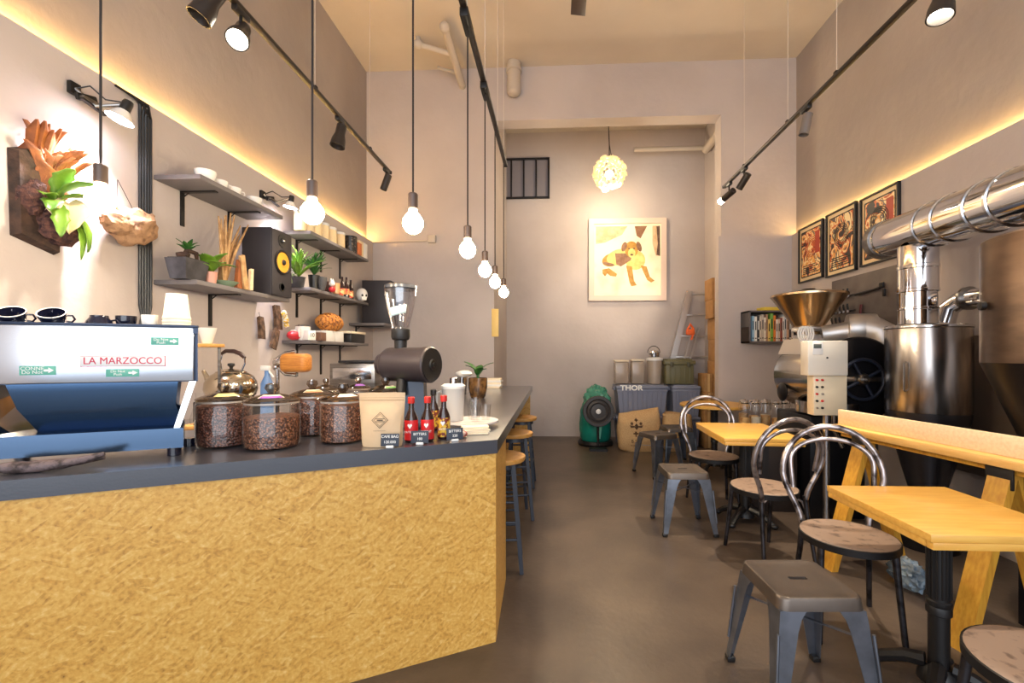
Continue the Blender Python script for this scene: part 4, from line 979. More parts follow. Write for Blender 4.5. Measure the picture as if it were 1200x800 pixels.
for k in range(9):
    y = -.17 + k * .042; rr = .075 * math.sin(PI * (k + 1.2) / 11) + .02
    m.lathe([(rr - .012, -.024), (rr + .002, -.014), (rr + .004, .0), (rr + .002, .014), (rr - .012, .024)], (0, y, .085), 18, (0, 1, 0))
obj('weave', m, mat('wicker', (202, 132, 58), .6, var=(40, (120, 66, 28), .5, .6), bump=(60, .8)), t)
t = thing('black_box', 'black tray box with a cream lid at the right of the lowest shelf', 'box', (-2.22, 4.72, SE + .0285))
obj('box', MB().b2((-.08, -.17, 0), (.08, .17, .095), .01), black, t); obj('lid', MB().b2((-.085, -.175, .0955), (.085, .175, .12), .004), cream, t)
t = thing('figurine', 'little yellow figurine at the right end of the lowest shelf', 'figurine', (-2.19, 4.93, SE + .0285)); obj('body', MB().lathe([(.001, 0), (.02, 0), (.024, .04), (.012, .07), (.001, .07)], seg=16), mat('yellow_glaze', (226, 182, 60), .4), t); obj('head', MB().ball((0, 0, .09), .02), white, t)

# ---------------------------------------------------------------- left wall: fern mount, root, lamps, cables, wood slabs
c = at(50, 232, x=WL + .02)
t = thing('staghorn_fern_mount', 'staghorn fern and dried leaves mounted on a dark bark board', 'mounted plant', (WL, c.y, c.z))
M2 = Matrix.Translation((.0, 0, 0))
obj('board', MB().loft([[(.002, -.11, -.2), (.002, .06, -.25), (.002, .07, .1), (.002, -.04, .22), (.002, -.12, .18)], [(.045, -.1, -.19), (.045, .05, -.24), (.045, .06, .1), (.045, -.045, .21), (.045, -.11, .17)]]), bark, t)
m = MB(); random.seed(5)
for k in range(34):
    y = -.10 + .0068 * k; z = -.02 + random.uniform(-.03, .04); e = (.05 + random.uniform(0, .09), y * 1.15 + random.uniform(-.02, .03), .19 + random.uniform(.0, .13))
    m.leaf((.045, y * .6, z - .08), e, random.uniform(.026, .048), .25, 8, .5, .3)
obj('dried_leaves', m, driedleaf, t, solid=.003)
obj('moss_ball', MB().ball((.06, .04, -.12), (.06, .09, .09), 3, .3, 3).ball((.05, -.06, -.02), (.05, .05, .08), 3, .4, 4), mat('moss', (96, 62, 52), .95, var=(50, (56, 34, 34), .4, .6), bump=(80, 1)), t)
m = MB()
for (a, b_, w_) in (((.09, .0, .0), (.22, .09, .08), .045), ((.09, .0, .0), (.2, -.02, .12), .04), ((.09, .02, 0), (.2, .11, .0), .04), ((.09, .0, -.02), (.19, -.11, -.1), .035), ((.09, -.02, -.02), (.17, -.12, -.03), .03), ((.1, .03, -.03), (.17, .06, -.24), .03), ((.1, .0, -.03), (.18, -.06, -.2), .03), ((.1, .04, -.05), (.16, .04, -.28), .018)):
    m.leaf(a, b_, w_, .25, 10, .2, .15)
obj('fronds', m, leafm, t, solid=.002)
obj('shield_frond', MB().leaf((.08, .06, .0), (.15, .0, -.17), .07, .35, 10, .4, .1), mat('pale_shield', (226, 206, 160), .6), t, solid=.003)
obj('hanging_wire', MB().tube([(.03, -.05, .22), (.02, -.04, .29), (.03, .0, .27), (.04, .0, .2)], .0016, 5), dark, t)
c = at(150, 264, x=WL + .07)
t = thing('driftwood_root', 'knotty pale root hung by a wire on the left wall', 'driftwood', (WL + .07, c.y, c.z))
m = MB(); m.ball((0, .03, .0), (.065, .135, .10), 4, .28, 2.2, rot=(.25, 0, 0)); m.ball((.02, -.08, -.01), (.05, .08, .06), 3, .3, 3)
m.tube([(0, .06, .04), (0, .12, .07), (.01, .14, .1)], [.03, .018, .012], 8); m.tube([(0, -.04, .04), (0, -.08, .1), (0, -.07, .13)], [.03, .02, .006], 8); m.tube([(0, -.1, -.02), (.01, -.15, -.03)], [.03, .01], 8)
obj('root', m, drift, t); obj('hanging_wire', MB().tube([(0, -.06, .12), (-.03, -.03, .2), (-.06, 0, .25), (-.03, .03, .15), (0, .05, .06)], .0015, 5), dark, t)
# flat cable bundle running down the wall
c0 = at(171, 132, x=WL + .012); c1 = at(171, 358, x=WL + .012)
t = thing('cable_bundle', 'bundle of black cables clipped flat down the left wall', 'cables', (WL, c0.y, 0))
zt = 2.70; zb = 1.60
for k in range(5):
    y = (k - 2) * .017
    obj('cable', MB().tube([(.009, y, zb - .12 - .01 * (k % 2)), (.009, y * .6, zb - .06), (.009, y, zb), (.009, y, zt), (.01 + .01 * k, y - .06 * (k > 2), zt + .05), (.012, -.06 - .03 * k, zt + .075)], .0072, 6), black, t)
# PAR lamp on a clamp
def par(name, label, base, bulb, aim, size, power, col, glow, cone=95):
    t = thing(name, label, 'clamp lamp', tuple(base))
    b = Vector(bulb) - Vector(base); d = (Vector(aim) - Vector(bulb)).normalized()
    obj('wall_plate', MB().box((.012, 0, 0), (.024, .05, .06), .004), dark, t)
    obj('arm', MB().tube([(.02, 0, 0), b * .5 + Vector((0, 0, -.01)), b - d * size * .9], .009, 8).box(b * .35 + Vector((.01, 0, -.01)), (.03, .09, .02), .004), brushed, t)
    obj('spring_clamp', MB().box(b * .3, (.02, .1, .035), .006, rot=(.3, 0, 0)).box(b * .45 + Vector((0, 0, -.02)), (.02, .12, .012), .003, rot=(-.2, 0, 0)), dark, t)
    obj('cable', MB().tube([(.02, 0, 0), b * .3 + Vector((.02, 0, .06)), b * .7 + Vector((0, 0, .055)), b - d * size * 1.0], .004, 6), black, t)
    obj('socket', MB().lathe([(size * .2, -size * 1.1), (size * .24, -size * .95), (size * .24, -size * .5)], b, 20, d), black, t)
    obj('reflector', MB().lathe([(size * .22, -size * .55), (size * .3, -size * .45), (size * .55, -size * .05), (size * .6, 0), (size * .58, .0)], b, 28, d, cap=False), mat('frosty_reflector', (236, 232, 226), .3), t)
    obj('lens', MB().lathe([(size * .57, -.002), (size * .4, size * .06), (.001, size * .1)], b, 28, d), glow, t)
    light('clamp_light', 'SPOT', Vector(bulb) + d * .03, power, col, aim, spot_size=math.radians(cone), spot_blend=.8, shadow_soft_size=.04)
    return t
par('clamp_lamp', 'reflector clamp lamp high on the left wall shining on the fern', at(84, 104, x=WL), at(140, 140, x=WL + .17), (WL, 2.0, 1.85), .1, 60, (1, .93, 1), cool_m)
par('clamp_lamp', 'smaller clamp lamp above the loudspeaker shining on the wall', at(306, 228, x=WL), at(340, 243, x=WL + .16), (WL, 3.62, 1.5), .09, 34, (.93, .88, 1), cool_m)
for k, (px, py, w_, h_, rr) in enumerate(((306, 384, .06, .17, .1), (325, 372, .08, .2, .15), (322, 397, .07, .16, -.35))):
    c = at(px, py, x=WL + .03 + .02 * (k == 2))
    t = thing('bark_slab', ['small upright bark slab hanging left on the wall under the loudspeaker', 'tall bark slab hanging under the right side of the loudspeaker', 'lowest bark slab, tilted under the tall one'][k], 'bark slab', tuple(c), rot=(rr, 0, 0))
    m = MB(); m.loft([[(-.012, -w_ / 2, -h_ / 2), (.012, -w_ / 2, -h_ / 2), (.012, w_ / 2, -h_ / 2 - .01), (-.012, w_ / 2, -h_ / 2)], [(-.012, -w_ * .42, 0), (.016, -w_ * .45, 0), (.014, w_ * .5, 0), (-.012, w_ * .5, 0)], [(-.01, -w_ / 2, h_ / 2), (.012, -w_ / 2, h_ / 2 + .01), (.012, w_ * .4, h_ / 2), (-.01, w_ * .4, h_ / 2)]])
    obj('slab', m, mat('slab_bark', (112, 84, 62), .8, var=(24, (66, 46, 32), .4, .6), bump=(40, .9)), t)
    if k == 1: obj('small_flowers', MB().ball((.03, .05, .03), .025, 2, .5).ball((.03, .06, -.02), .03, 2, .5).ball((.03, .07, -.07), .022, 2, .5), mat('yellow_flowers', (230, 190, 60), .6, var=(60, (240, 236, 226), .45, .55)), t)
    else: obj('hanging_wire', MB().tube([(0, 0, h_ * .45), (-.01, 0, h_ * .5 + .04)], .0015, 5), dark, t)
# notice strip on the jamb at the far end of the bar
c = at(583, 378, y=YB - .01)
tag(obj('notice_board', MB().box((c.x - .03, YB - .008, c.z), (.09, .012, .36), .002), mat('yellow_notice', (232, 196, 112), .5)), 'narrow yellow notice fixed at the edge of the rear wall beyond the bar', 'notice')
# ---------------------------------------------------------------- right wall: posters, tool board
def wall_frame(px0, px1, py_t, py_b, seed, cols, label):
    a_, b_ = at(px0, 300, x=WR - .03), at(px1, 300, x=WR - .03)
    y1, y0 = a_.y, b_.y; zt = (at(px0, py_t[0], x=WR - .03).z + at(px1, py_t[1], x=WR - .03).z) / 2; zb = (at(px0, py_b[0], x=WR - .03).z + at(px1, py_b[1], x=WR - .03).z) / 2
    w_, h_ = y1 - y0, zt - zb
    t = thing('framed_poster', label, 'poster', (WR, (y0 + y1) / 2, (zt + zb) / 2), -PI / 2, group='three black framed posters on the right wall')
    f = .016
    obj('frame', MB().b2((-w_ / 2, -.03, -h_ / 2), (-w_ / 2 + f, -.001, h_ / 2), .002).b2((w_ / 2 - f, -.03, -h_ / 2), (w_ / 2, -.001, h_ / 2), .002).b2((-w_ / 2, -.03, h_ / 2 - f), (w_ / 2, -.001, h_ / 2), .002).b2((-w_ / 2, -.03, -h_ / 2), (w_ / 2, -.001, -h_ / 2 + f), .002), black, t)
    pr = obj('print', MB().b2((-w_ / 2 + f, -.012, -h_ / 2 + f), (w_ / 2 - f, -.004, h_ / 2 - f)), mat('print_paper', (236, 208, 160), .5), t)
    iw, ih = w_ / 2 - .05, h_ / 2 - .06
    obj('printed_field', MB().b2((-iw, -.0135, -ih), (iw, -.012, ih)), poster_mat('abstract_print_%d' % seed, seed, cols), pr)
    m = MB(); q = .012
    for x in (-iw, iw): m.b2((x - q / 2, -.0145, -ih), (x + q / 2, -.0125, ih))
    for z in (-ih, ih): m.b2((-iw, -.0145, z - q / 2), (iw, -.0125, z + q / 2))
    for k in range(5): m.b2((-iw + .03, -.0145, -ih + .03 + k * .022), (iw - .04 - .05 * (k % 3), -.0125, -ih + .04 + k * .022))
    obj('printed_lines', m, ink, pr)
    m = MB()
    for k in range(4): m.lathe([(.11 - k * .018, 0), (.118 - k * .018, 0)], (0, -.0148, ih * .25), 30, (0, -1, 0), cap=False)
    obj('printed_rings', m, [ink, mat('rust_ink', (176, 62, 34), .5), ink][seed % 3], pr, solid=.0006)
    if seed % 2: obj('printed_block', MB().b2((iw * .45, -.0148, -ih * .1), (iw * .9, -.0126, ih * .85)), MATS.get('rust_ink') or mat('rust_ink', (176, 62, 34), .5), pr)
    return t
c1 = [(44, 34, 32), (214, 108, 44), (244, 214, 156), (232, 162, 76), (104, 82, 74), (246, 224, 170)]
wall_frame(935, 963, (269, 256), (334, 323), 1, c1, 'leftmost and smallest looking framed orange poster on the right wall')
wall_frame(967, 1002, (252, 236), (326, 316), 2, c1, 'middle framed orange poster on the right wall')
wall_frame(1007, 1052, (234, 212), (314, 300), 3, c1, 'framed orange poster nearest the camera, behind the duct end')
# grey board with hanging handles
zt, zb = 2.08, 1.50
tb = thing('tool_board', 'grey board on the right wall behind the roaster', 'tool board', (WR, 4.33, (zt + zb) / 2), -PI / 2)
obj('panel', MB().b2((-.47, -.03, -.29), (.42, -.001, .29), .003), board_grey, tb)
hk = MB()
for z in (.1, -.05, -.17): hk.b2((-.44, -.04, z), (-.1, -.03, z + .012))
obj('hook_rail', hk, dark, tb)
rows = ['upper', 'middle', 'bottom']
for r_, z in enumerate((.1, -.05, -.17)):
    for k in range(5 if r_ < 2 else 3):
        x = -.41 + k * .062
        t = thing('portafilter_handle', '%s portafilter handle of the %s row on the grey tool board' % (['first', 'second', 'third', 'fourth', 'fifth'][k], rows[r_]), 'handle tool', tuple(Matrix.Translation((WR, 4.33, (zt + zb) / 2)) @ Matrix.Rotation(-PI / 2, 4, 'Z') @ Vector((x, -.055, z))), -PI / 2, group='small handled tools hanging in rows on the grey board')
        obj('head', MB().lathe([(.014, -.012), (.018, 0), (.014, .012)], (0, 0, .0), 12, (0, 1, 0)), steel, t)
        obj('grip', MB().tube([(0, -.004, .01), (0, -.012, .05), (.004, -.014, .075)], [.006, .010, .008], 8), black, t)
t = thing('hanging_wrench', 'long dark wrench hanging right on the grey tool board', 'wrench', (WR - .05, 4.2, 1.9), -PI / 2)
obj('shaft', MB().tube([(-.2, 0, -.01), (0, 0, .0), (.12, 0, .01)], .012, 8), dark, t); obj('jaw', MB().box((.14, 0, .03), (.05, .02, .05), .01).box((.17, 0, -.04), (.03, .02, .07), .01), dark, t)
t = thing('hanging_scoop', 'small dark red handled tool low on the grey tool board', 'tool', (WR - .045, 4.33, 1.74), -PI / 2)
obj('handle', MB().tube([(0, 0, .05), (-.01, 0, -.05)], .011, 8), mat('dark_red', (110, 32, 30), .4), t); obj('blade', MB().box((.06, 0, -.06), (.11, .012, .025), .004, rot=(0, .35, 0)), dark, t)

# wall box shelf with books on the pier
yb = YB - .06
q0, q1 = at(868, 366, y=yb), at(930, 402, y=yb)
bx0, bx1, bz0, bz1 = q0.x, WR - .012, q1.z, q0.z
bxs = thing('wall_bookcase', 'grey open box shelf full of books on the pier left of the roaster', 'bookshelf', ((bx0 + bx1) / 2, yb, bz0))
hw = (bx1 - bx0) / 2; hh = bz1 - bz0; D = .24; gm = mat('bookcase_grey', (106, 98, 96), .5)
obj('carcass', MB().b2((-hw, -D, 0), (hw, -.002, .018)).b2((-hw, -D, hh - .018), (hw, -.002, hh)).b2((-hw, -D, 0), (-hw + .018, -.002, hh)).b2((hw - .018, -D, 0), (hw, -.002, hh)).b2((-hw, -.012, 0), (hw, -.002, hh)), gm, bxs)
random.seed(11)
bc_ = [(150, 190, 214, 'pale blue'), (236, 232, 224, 'white'), (60, 58, 60, 'black'), (222, 206, 186, 'cream'), (200, 184, 166, 'beige'), (238, 226, 206, 'ivory'), (186, 142, 112, 'tan'), (232, 198, 110, 'yellow'), (120, 168, 76, 'green'), (226, 128, 52, 'orange'), (232, 228, 220, 'white'), (214, 190, 170, 'beige'), (150, 70, 56, 'red-brown'), (236, 230, 220, 'white'), (196, 200, 204, 'grey'), (210, 170, 140, 'tan'), (58, 56, 62, 'black'), (228, 214, 200, 'cream')]
x = -hw + .045; pos = ['first', 'second', 'third', 'fourth', 'fifth', 'sixth', 'seventh', 'eighth', 'ninth', 'tenth', 'eleventh', 'twelfth', 'thirteenth', 'fourteenth', 'fifteenth', 'sixteenth', 'seventeenth', 'eighteenth']
for k, (r_, g_, b_, nm) in enumerate(bc_):
    w_ = random.uniform(.018, .03); h_ = random.uniform(.26, .335); 
    t = thing('book', '%s book standing %s from the left in the grey box shelf' % (nm, pos[k]), 'book', (bxs.location.x + x + w_ / 2, yb - D + .02, bz0 + .0185), group='books in the grey box shelf')
    obj('cover', MB().b2((-w_ / 2, 0, 0), (w_ / 2, .16, h_), .002), mat('book_%d' % k, (r_, g_, b_), .5), t)
    obj('spine_print', MB().b2((-w_ * .22, -.0008, h_ * .45), (w_ * .22, 0, h_ * .8)).b2((-w_ * .3, -.0008, h_ * .1), (w_ * .3, 0, h_ * .14)), ink if r_ > 110 else whiteink, t)
    x += w_ + .0035
tag(obj('book', MB().box((0, 0, .022), (.26, .17, .04), .004), mat('yellow_cover', (226, 196, 70), .5), loc=(bxs.location.x, yb - .13, bz1 + .0015), rot=(0, 0, .1)), 'thick yellow book lying flat on top of the grey box shelf', 'book')

# ---------------------------------------------------------------- coffee roaster
RX, RY = 2.335, 3.81
ro = thing('coffee_roaster', 'large coffee roaster with a steel drum, cone hopper and black front wheel', 'coffee roaster', (RX, RY, 1.32 * (1 - 1.13)))
ro.scale = (1.13, 1.13, 1.13)
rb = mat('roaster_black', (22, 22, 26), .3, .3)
obj('base_cabinet', MB().b2((-.26, -.12, .153), (.12, .36, .88), .01), rb, ro)
zc = 1.15
obj('drum', MB().lathe([(.262, -.16), (.262, .40), (.25, .43), (.12, .46), (.001, .465)], (0, 0, zc), 48, (0, 1, 0)), mat('roaster_steel', (186, 178, 166), .16, 1), ro)
fp = obj('faceplate', MB().lathe([(.285, -.2), (.29, -.205), (.29, -.235), (.28, -.245), (.001, -.25)], (0, 0, zc), 48, (0, 1, 0)), rb, ro)
m = MB(); y = -.275
ringp = [(.135 * math.cos(k * PI / 20), y, zc + .135 * math.sin(k * PI / 20)) for k in range(40)]
m.tube(ringp, .012, 10, closed=True)
for k in range(4): a = k * PI / 2 + .5; m.cyl((.03 * math.cos(a), y, zc + .03 * math.sin(a)), (.13 * math.cos(a), y, zc + .13 * math.sin(a)), .011, seg=10)
wh = obj('wheel', m, mat('wheel_blue_black', (46, 52, 68), .35, .5), ro)
obj('hub', MB().lathe([(.045, -.03), (.045, .0), (.03, .02), (.012, .022), (.012, .06), (.001, .06)], (0, y, zc), 24, (0, -1, 0)), brushed, wh)
obj('crossbar', MB().box((0, -.262, zc), (.5, .012, .035), .004), brushed, ro)
obj('round_hatch', MB().lathe([(.07, 0), (.075, .01), (.06, .02), (.001, .024)], (-.245, .28, zc - .13), 24, (-1, 0, .0)), rb, ro)
hop = obj('hopper', MB().lathe([(.075, 1.47), (.1, 1.53), (.262, 1.775), (.27, 1.78), (.27, 1.795), (.25, 1.795), (.08, 1.54)], (-.05, .28, 0), 48, cap=False), mat('hopper_steel', (196, 170, 136), .2, 1), ro)
obj('hopper_lid', MB().lathe([(.26, 1.787), (.2, 1.81), (.001, 1.815)], (-.05, .28, 0), 40), brushed, hop)
obj('lid_knob', MB().lathe([(.03, 1.815), (.05, 1.84), (.001, 1.845)], (-.05, .28, 0), 20), brushed, hop)
obj('hopper_neck', MB().lathe([(.12, 1.5), (.12, 1.53), (.09, 1.54)], (-.05, .28, 0), 30).lathe([(.11, 1.44), (.11, 1.47), (.07, 1.48), (.07, 1.5), (.12, 1.5)], (-.05, .28, 0), 30), mat('cast_aluminium', (196, 192, 190), .38, .8), ro)
obj('head_casting', MB().loft([[(-.2, .12, 1.32), (.12, .12, 1.32), (.12, .46, 1.32), (-.2, .46, 1.32)], [(-.17, .15, 1.44), (.08, .15, 1.44), (.08, .42, 1.44), (-.17, .42, 1.44)]]), MATS['cast_aluminium'], ro)
obj('cable_coil', MB().tube([(-.2 + .035 * math.cos(k * .7) + .002 * k, .1, 1.47 + .06 * math.sin(k * .7)) for k in range(30)], .007, 6), whitemat, ro)
obj('air_duct', MB().tube([(.0, .2, 1.47), (.12, .16, 1.49), (.2, .1, 1.5)], [.07, .07, .08], 24).tube([(.2, .1, 1.5), (.27, .06, 1.51), (.31, .0, 1.47), (.33, -.02, 1.38)], [.105, .11, .1, .085], 24).lathe([(.11, -.09), (.115, -.08), (.115, .08), (.11, .09)], (.23, .09, 1.51), 30, (1, -.4, 0)), MATS['cast_aluminium'], ro)
cbm = mat('control_enamel', (214, 206, 192), .4)
CY_ = 3.36
q = at(967, 419, y=CY_)
cb = obj('control_box', MB().b2((-.125, -.03, -.115), (.125, .06, .11), .006), cbm, ro, loc=((q.x - RX) / 1.13, (CY_ - RY) / 1.13, (q.z - ro.location.z) / 1.13))
dsp = obj('timer', MB().b2((-.1, -.038, .02), (-.035, -.03, .1), .003), whitemat, cb); obj('display', MB().b2((-.094, -.0395, .06), (-.045, -.0375, .088), .001), mat('lcd', (96, 102, 96), .2), dsp)
obj('screw', MB().lathe([(.006, 0), (.006, .004), (.001, .005)], (-.005, -.03, .0), 10, (0, -1, 0)), dark, cb)
q = at(969, 461, y=CY_ + .03)
c2 = obj('switch_box', MB().b2((-.1, -.03, -.14), (.11, .05, .125), .006), mat('control_cream', (222, 206, 176), .4), ro, loc=((q.x - RX) / 1.13, (CY_ + .03 - RY) / 1.13, (q.z - ro.location.z) / 1.13))
for r_ in range(5):
    for k in range(2):
        obj('switch_button', MB().lathe([(.0075, 0), (.0075, .008), (.006, .012), (.001, .012)], (-.082 + k * .034, -.03, .09 - r_ * .045), 14, (0, -1, 0)), [red, black, mat('button_red', (190, 40, 36), .3), black, steel][(r_ + k * 2) % 5], c2)
q = at(968, 520, y=CY_ + .05); qx, qy = (q.x - RX) / 1.13, (CY_ + .05 - RY) / 1.13
obj('support_post', MB().cyl((qx, qy, .158), (qx, qy, .96), .02), steel, ro)
obj('conduit', MB().tube([(qx + .05, qy, .96), (qx + .06, qy + .02, .82), (qx + .14, qy + .06, .7)], .014, 12), steel, ro)
obj('cooling_tray', MB().lathe([(.2, .9), (.23, .9), (.23, .98), (.2, .98)], (-.05, -.02, 0), 36, cap=False), steel, ro, solid=.002)

# cyclone and its ducts
CX, CY = 2.56, 3.2
cy = thing('cyclone_collector', 'tall steel cyclone drum with a dark funnel beside the roaster wheel', 'cyclone', (CX, CY, 0))
cym = mat('scratched_steel', (186, 178, 172), .25, 1, var=(3, (124, 116, 112), .4, .65), stretch=(4, 4, .6))
obj('drum', MB().lathe([(.23, .93), (.232, .935), (.232, 1.49), (.23, 1.5), (.001, 1.502)], seg=56), cym, cy)
obj('funnel', MB().lathe([(.23, .929), (.228, .89), (.1, .38), (.1, .3)], seg=48, cap=False), mat('funnel_dark', (70, 68, 72), .3, .8), cy)
obj('bin', MB().lathe([(.001, 0), (.17, 0), (.18, .3), (.1, .32), (.001, .32)], seg=36), rb, cy)
obj('top_flange', MB().lathe([(.235, 1.495), (.24, 1.5), (.24, 1.512), (.235, 1.517), (.12, 1.517)], seg=56, cap=False), steel, cy)
obj('inlet_pipe', MB().cyl((.1, .2, 1.3), (.1, .26, 1.3), .05, seg=20), steel, cy)
obj('side_handle', MB().tube([(-.21, -.09, 1.27), (-.235, -.11, 1.26), (-.235, -.11, 1.08), (-.21, -.09, 1.07)], .006, 8), steel, cy)
sx_, sy_ = 2.50, 3.2
sp = thing('flue_pipe', 'upright polished flue pipe rising from the cyclone to the big duct', 'duct', (sx_, sy_, 1.504))
m = MB().lathe([(.108, .0), (.108, .12), (.113, .125), (.113, .135), (.104, .14), (.106, .24), (.117, .245), (.117, .26), (.112, .265), (.112, .40), (.117, .405), (.117, .425), (.112, .43), (.112, .56)], seg=44, cap=False)
obj('pipe', m, chrome, sp); obj('cap_ring', MB().lathe([(.112, 0), (.118, .005), (.118, .02), (.112, .025)], seg=44, cap=False), brushed, sp)
A_, B_ = Vector((2.618, 3.691, 2.228)), Vector((2.162, 1.7, 2.046))
hd = thing('exhaust_duct', 'big polished horizontal exhaust duct with rings running along the right wall', 'duct', tuple(A_))
dv = (B_ - A_); L_ = dv.length
obj('pipe', MB().lathe([(.141, .06), (.141, L_)], (0, 0, 0), 48, dv, cap=False), chrome, hd)
obj('end_cap', MB().lathe([(.142, .1), (.148, .1), (.148, -.0), (.142, -.01), (.001, -.015)], (0, 0, 0), 48, dv, cap=False), brushed, hd)
obj('damper_rod', MB().cyl(-dv.normalized() * .0, -dv.normalized() * .16, .008).lathe([(.02, 0), (.02, .03), (.001, .03)], -dv.normalized() * .04, 14, -dv), whp, hd)
obj('collar_ring', MB().lathe([(.142, .14), (.146, .145), (.146, .155), (.142, .16)], (0, 0, 0), 48, dv, cap=False), steel, hd)
for s_ in (.72, .92, 1.22, 1.40):
    obj('collar_ring', MB().lathe([(.1415, s_ - .014), (.149, s_ - .01), (.149, s_ + .01), (.1415, s_ + .014)], (0, 0, 0), 48, dv, cap=False), steel, hd)
hg_ = A_ + dv * .8
bp_ = thing('branch_pipe', 'narrow polished pipe with an elbow between the cyclone and the dark hopper', 'pipe', (2.80, 2.95, 1.70))
obj('pipe', MB().tube([(0.0, -.5, .0), (0, -.1, 0), (-.0, .22, .0)], .06, 26), chrome, bp_); obj('elbow', MB().tube([(0, .2, 0), (-.0, .28, -.01), (-.03, .33, -.06), (-.05, .34, -.16)], .06, 24), steel, bp_)
obj('flange', MB().lathe([(.08, .2), (.08, .22)], (0, 0, 0), 24, (0, 1, 0)), brushed, bp_)
# second dark hopper
h2 = thing('dark_hopper', 'dark brown steel hopper with a tapering lower half at the right edge', 'hopper', (2.37, 2.1, 0))
hm = mat('brown_burnished_steel', (112, 92, 78), .36, .9, var=(2.5, (78, 64, 56), .4, .65), stretch=(1, 1, 3))
hs = .345
obj('upper_box', MB().lathe([(hs, 1.28), (hs, 1.86), (hs - .01, 1.87), (.001, 1.872)], seg=56), hm, h2)
obj('lower_cone', MB().lathe([(hs, 1.279), (.1, .62), (.1, .5)], seg=56, cap=False), mat('cone_black', (38, 34, 34), .35, .7), h2)
obj('top_pipe', MB().lathe([(.09, 1.87), (.09, 1.91)], (.12, .1, 0), 28, cap=False), steel, h2)
obj('support_frame', MB().b2((-.1, -.2, 0), (-.06, -.16, .8)).b2((.16, -.2, 0), (.2, -.16, .8)).b2((.16, .16, 0), (.2, .2, .8)).b2((-.1, .16, 0), (-.06, .2, .8)).b2((-.1, -.2, .3), (.2, .2, .34)), rb, h2)
obj('catch_bin', MB().b2((-.09, -.15, .34), (.17, .15, .5)), rb, h2)
obj('rim_bolt', MB().lathe([(.02, 0), (.02, .02), (.001, .022)], (-.33, .12, 1.55), 12, (-1, .3, 0)), dark, h2)
# grey electrical panel behind, added black box standing in for shade, dark floor box
tag(obj('grey_wall_panel', MB().b2((WR - .06, 2.0, .5), (WR - .003, 3.55, 1.45), .004), mat('panel_steel', (126, 110, 98), .45, .5)), 'plain grey-brown metal sheet fixed to the wall behind the cyclone', 'panel')
dc = thing('shade_box', 'low black box added to stand for the shade under the dark hopper', 'cabinet', (2.62, 1.38, 0))  # added black box, darkens the shaded wall and floor below the hopper
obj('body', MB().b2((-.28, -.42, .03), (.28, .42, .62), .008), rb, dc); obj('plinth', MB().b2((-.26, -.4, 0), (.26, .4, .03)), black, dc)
obj('box_handle', MB().tube([(-.285, .05, .42), (-.32, .05, .42), (-.32, .25, .36), (-.285, .25, .36)], .007, 8), steel, dc)
bb = thing('black_box', 'tall black box on the floor between the second table and the roaster', 'box', (1.82, 4.02, 0), 0)
obj('body', MB().b2((-.17, -.2, 0), (.2, .2, .60), .006), mat('brown_black', (40, 30, 26), .5), bb); obj('lid', MB().b2((-.172, -.202, .60), (.202, .202, .612), .003), black, bb)
bg_ = thing('plastic_bag', 'bluish crumpled plastic bag on the floor behind the trestle', 'bag', (1.99, 2.52, 0))
obj('crumpled_body', MB().ball((0, .1, .08), (.06, .12, .08), 4, .35, 4), mat('bag_plastic', (150, 170, 186), .25, var=(8, (70, 84, 96), .4, .6), bump=(12, .8)), bg_)

# jars on a dark stand behind the second table
js = thing('jar_stand', 'low dark stand with glass jars behind the second table', 'stand', (2.1, 4.66, 0))
obj('top', MB().b2((-.26, -.2, .56), (.24, .2, .59), .003), dark, js)
for sx in (-.24, .22):
    for sy in (-.18, .18): obj('leg', MB().b2((sx - .015, sy - .015, 0), (sx + .015, sy + .015, .56)), dark, js)
for k, (x, y) in enumerate(((-.2, -.1), (-.1, -.12), (.0, -.1), (.1, -.12), (.19, -.09), (-.15, .06), (-.04, .07), (.07, .06))):
    t = thing('glass_jar', 'empty glass jar with clamp lid, %s on the dark stand' % ['front row first from the left', 'front row second', 'front row third', 'front row fourth', 'front row last', 'back row left', 'back row middle', 'back row right'][k], 'jar', (2.1 + x, 4.66 + y, .5905), group='glass jars on the dark stand'); t.scale = (1.05, 1.05, 1.3)
    obj('glass_body', MB().lathe([(.001, .002), (.042, .002), (.046, .01), (.046, .15), (.038, .17), (.038, .18)], seg=24), G, t)
    obj('contents', MB().lathe([(.001, .004), (.042, .004), (.042, .07 + .01 * (k % 3)), (.001, .075 + .01 * (k % 3))], seg=20), [biscuit, mat('jar_cream', (214, 200, 176), .6), stick][k % 3], t)
    obj('lid', MB().lathe([(.04, .181), (.042, .19), (.02, .205), (.001, .206)], seg=24).tube([(.045, 0, .13), (.055, 0, .17), (.045, 0, .2)], .003, 6), steel, t)

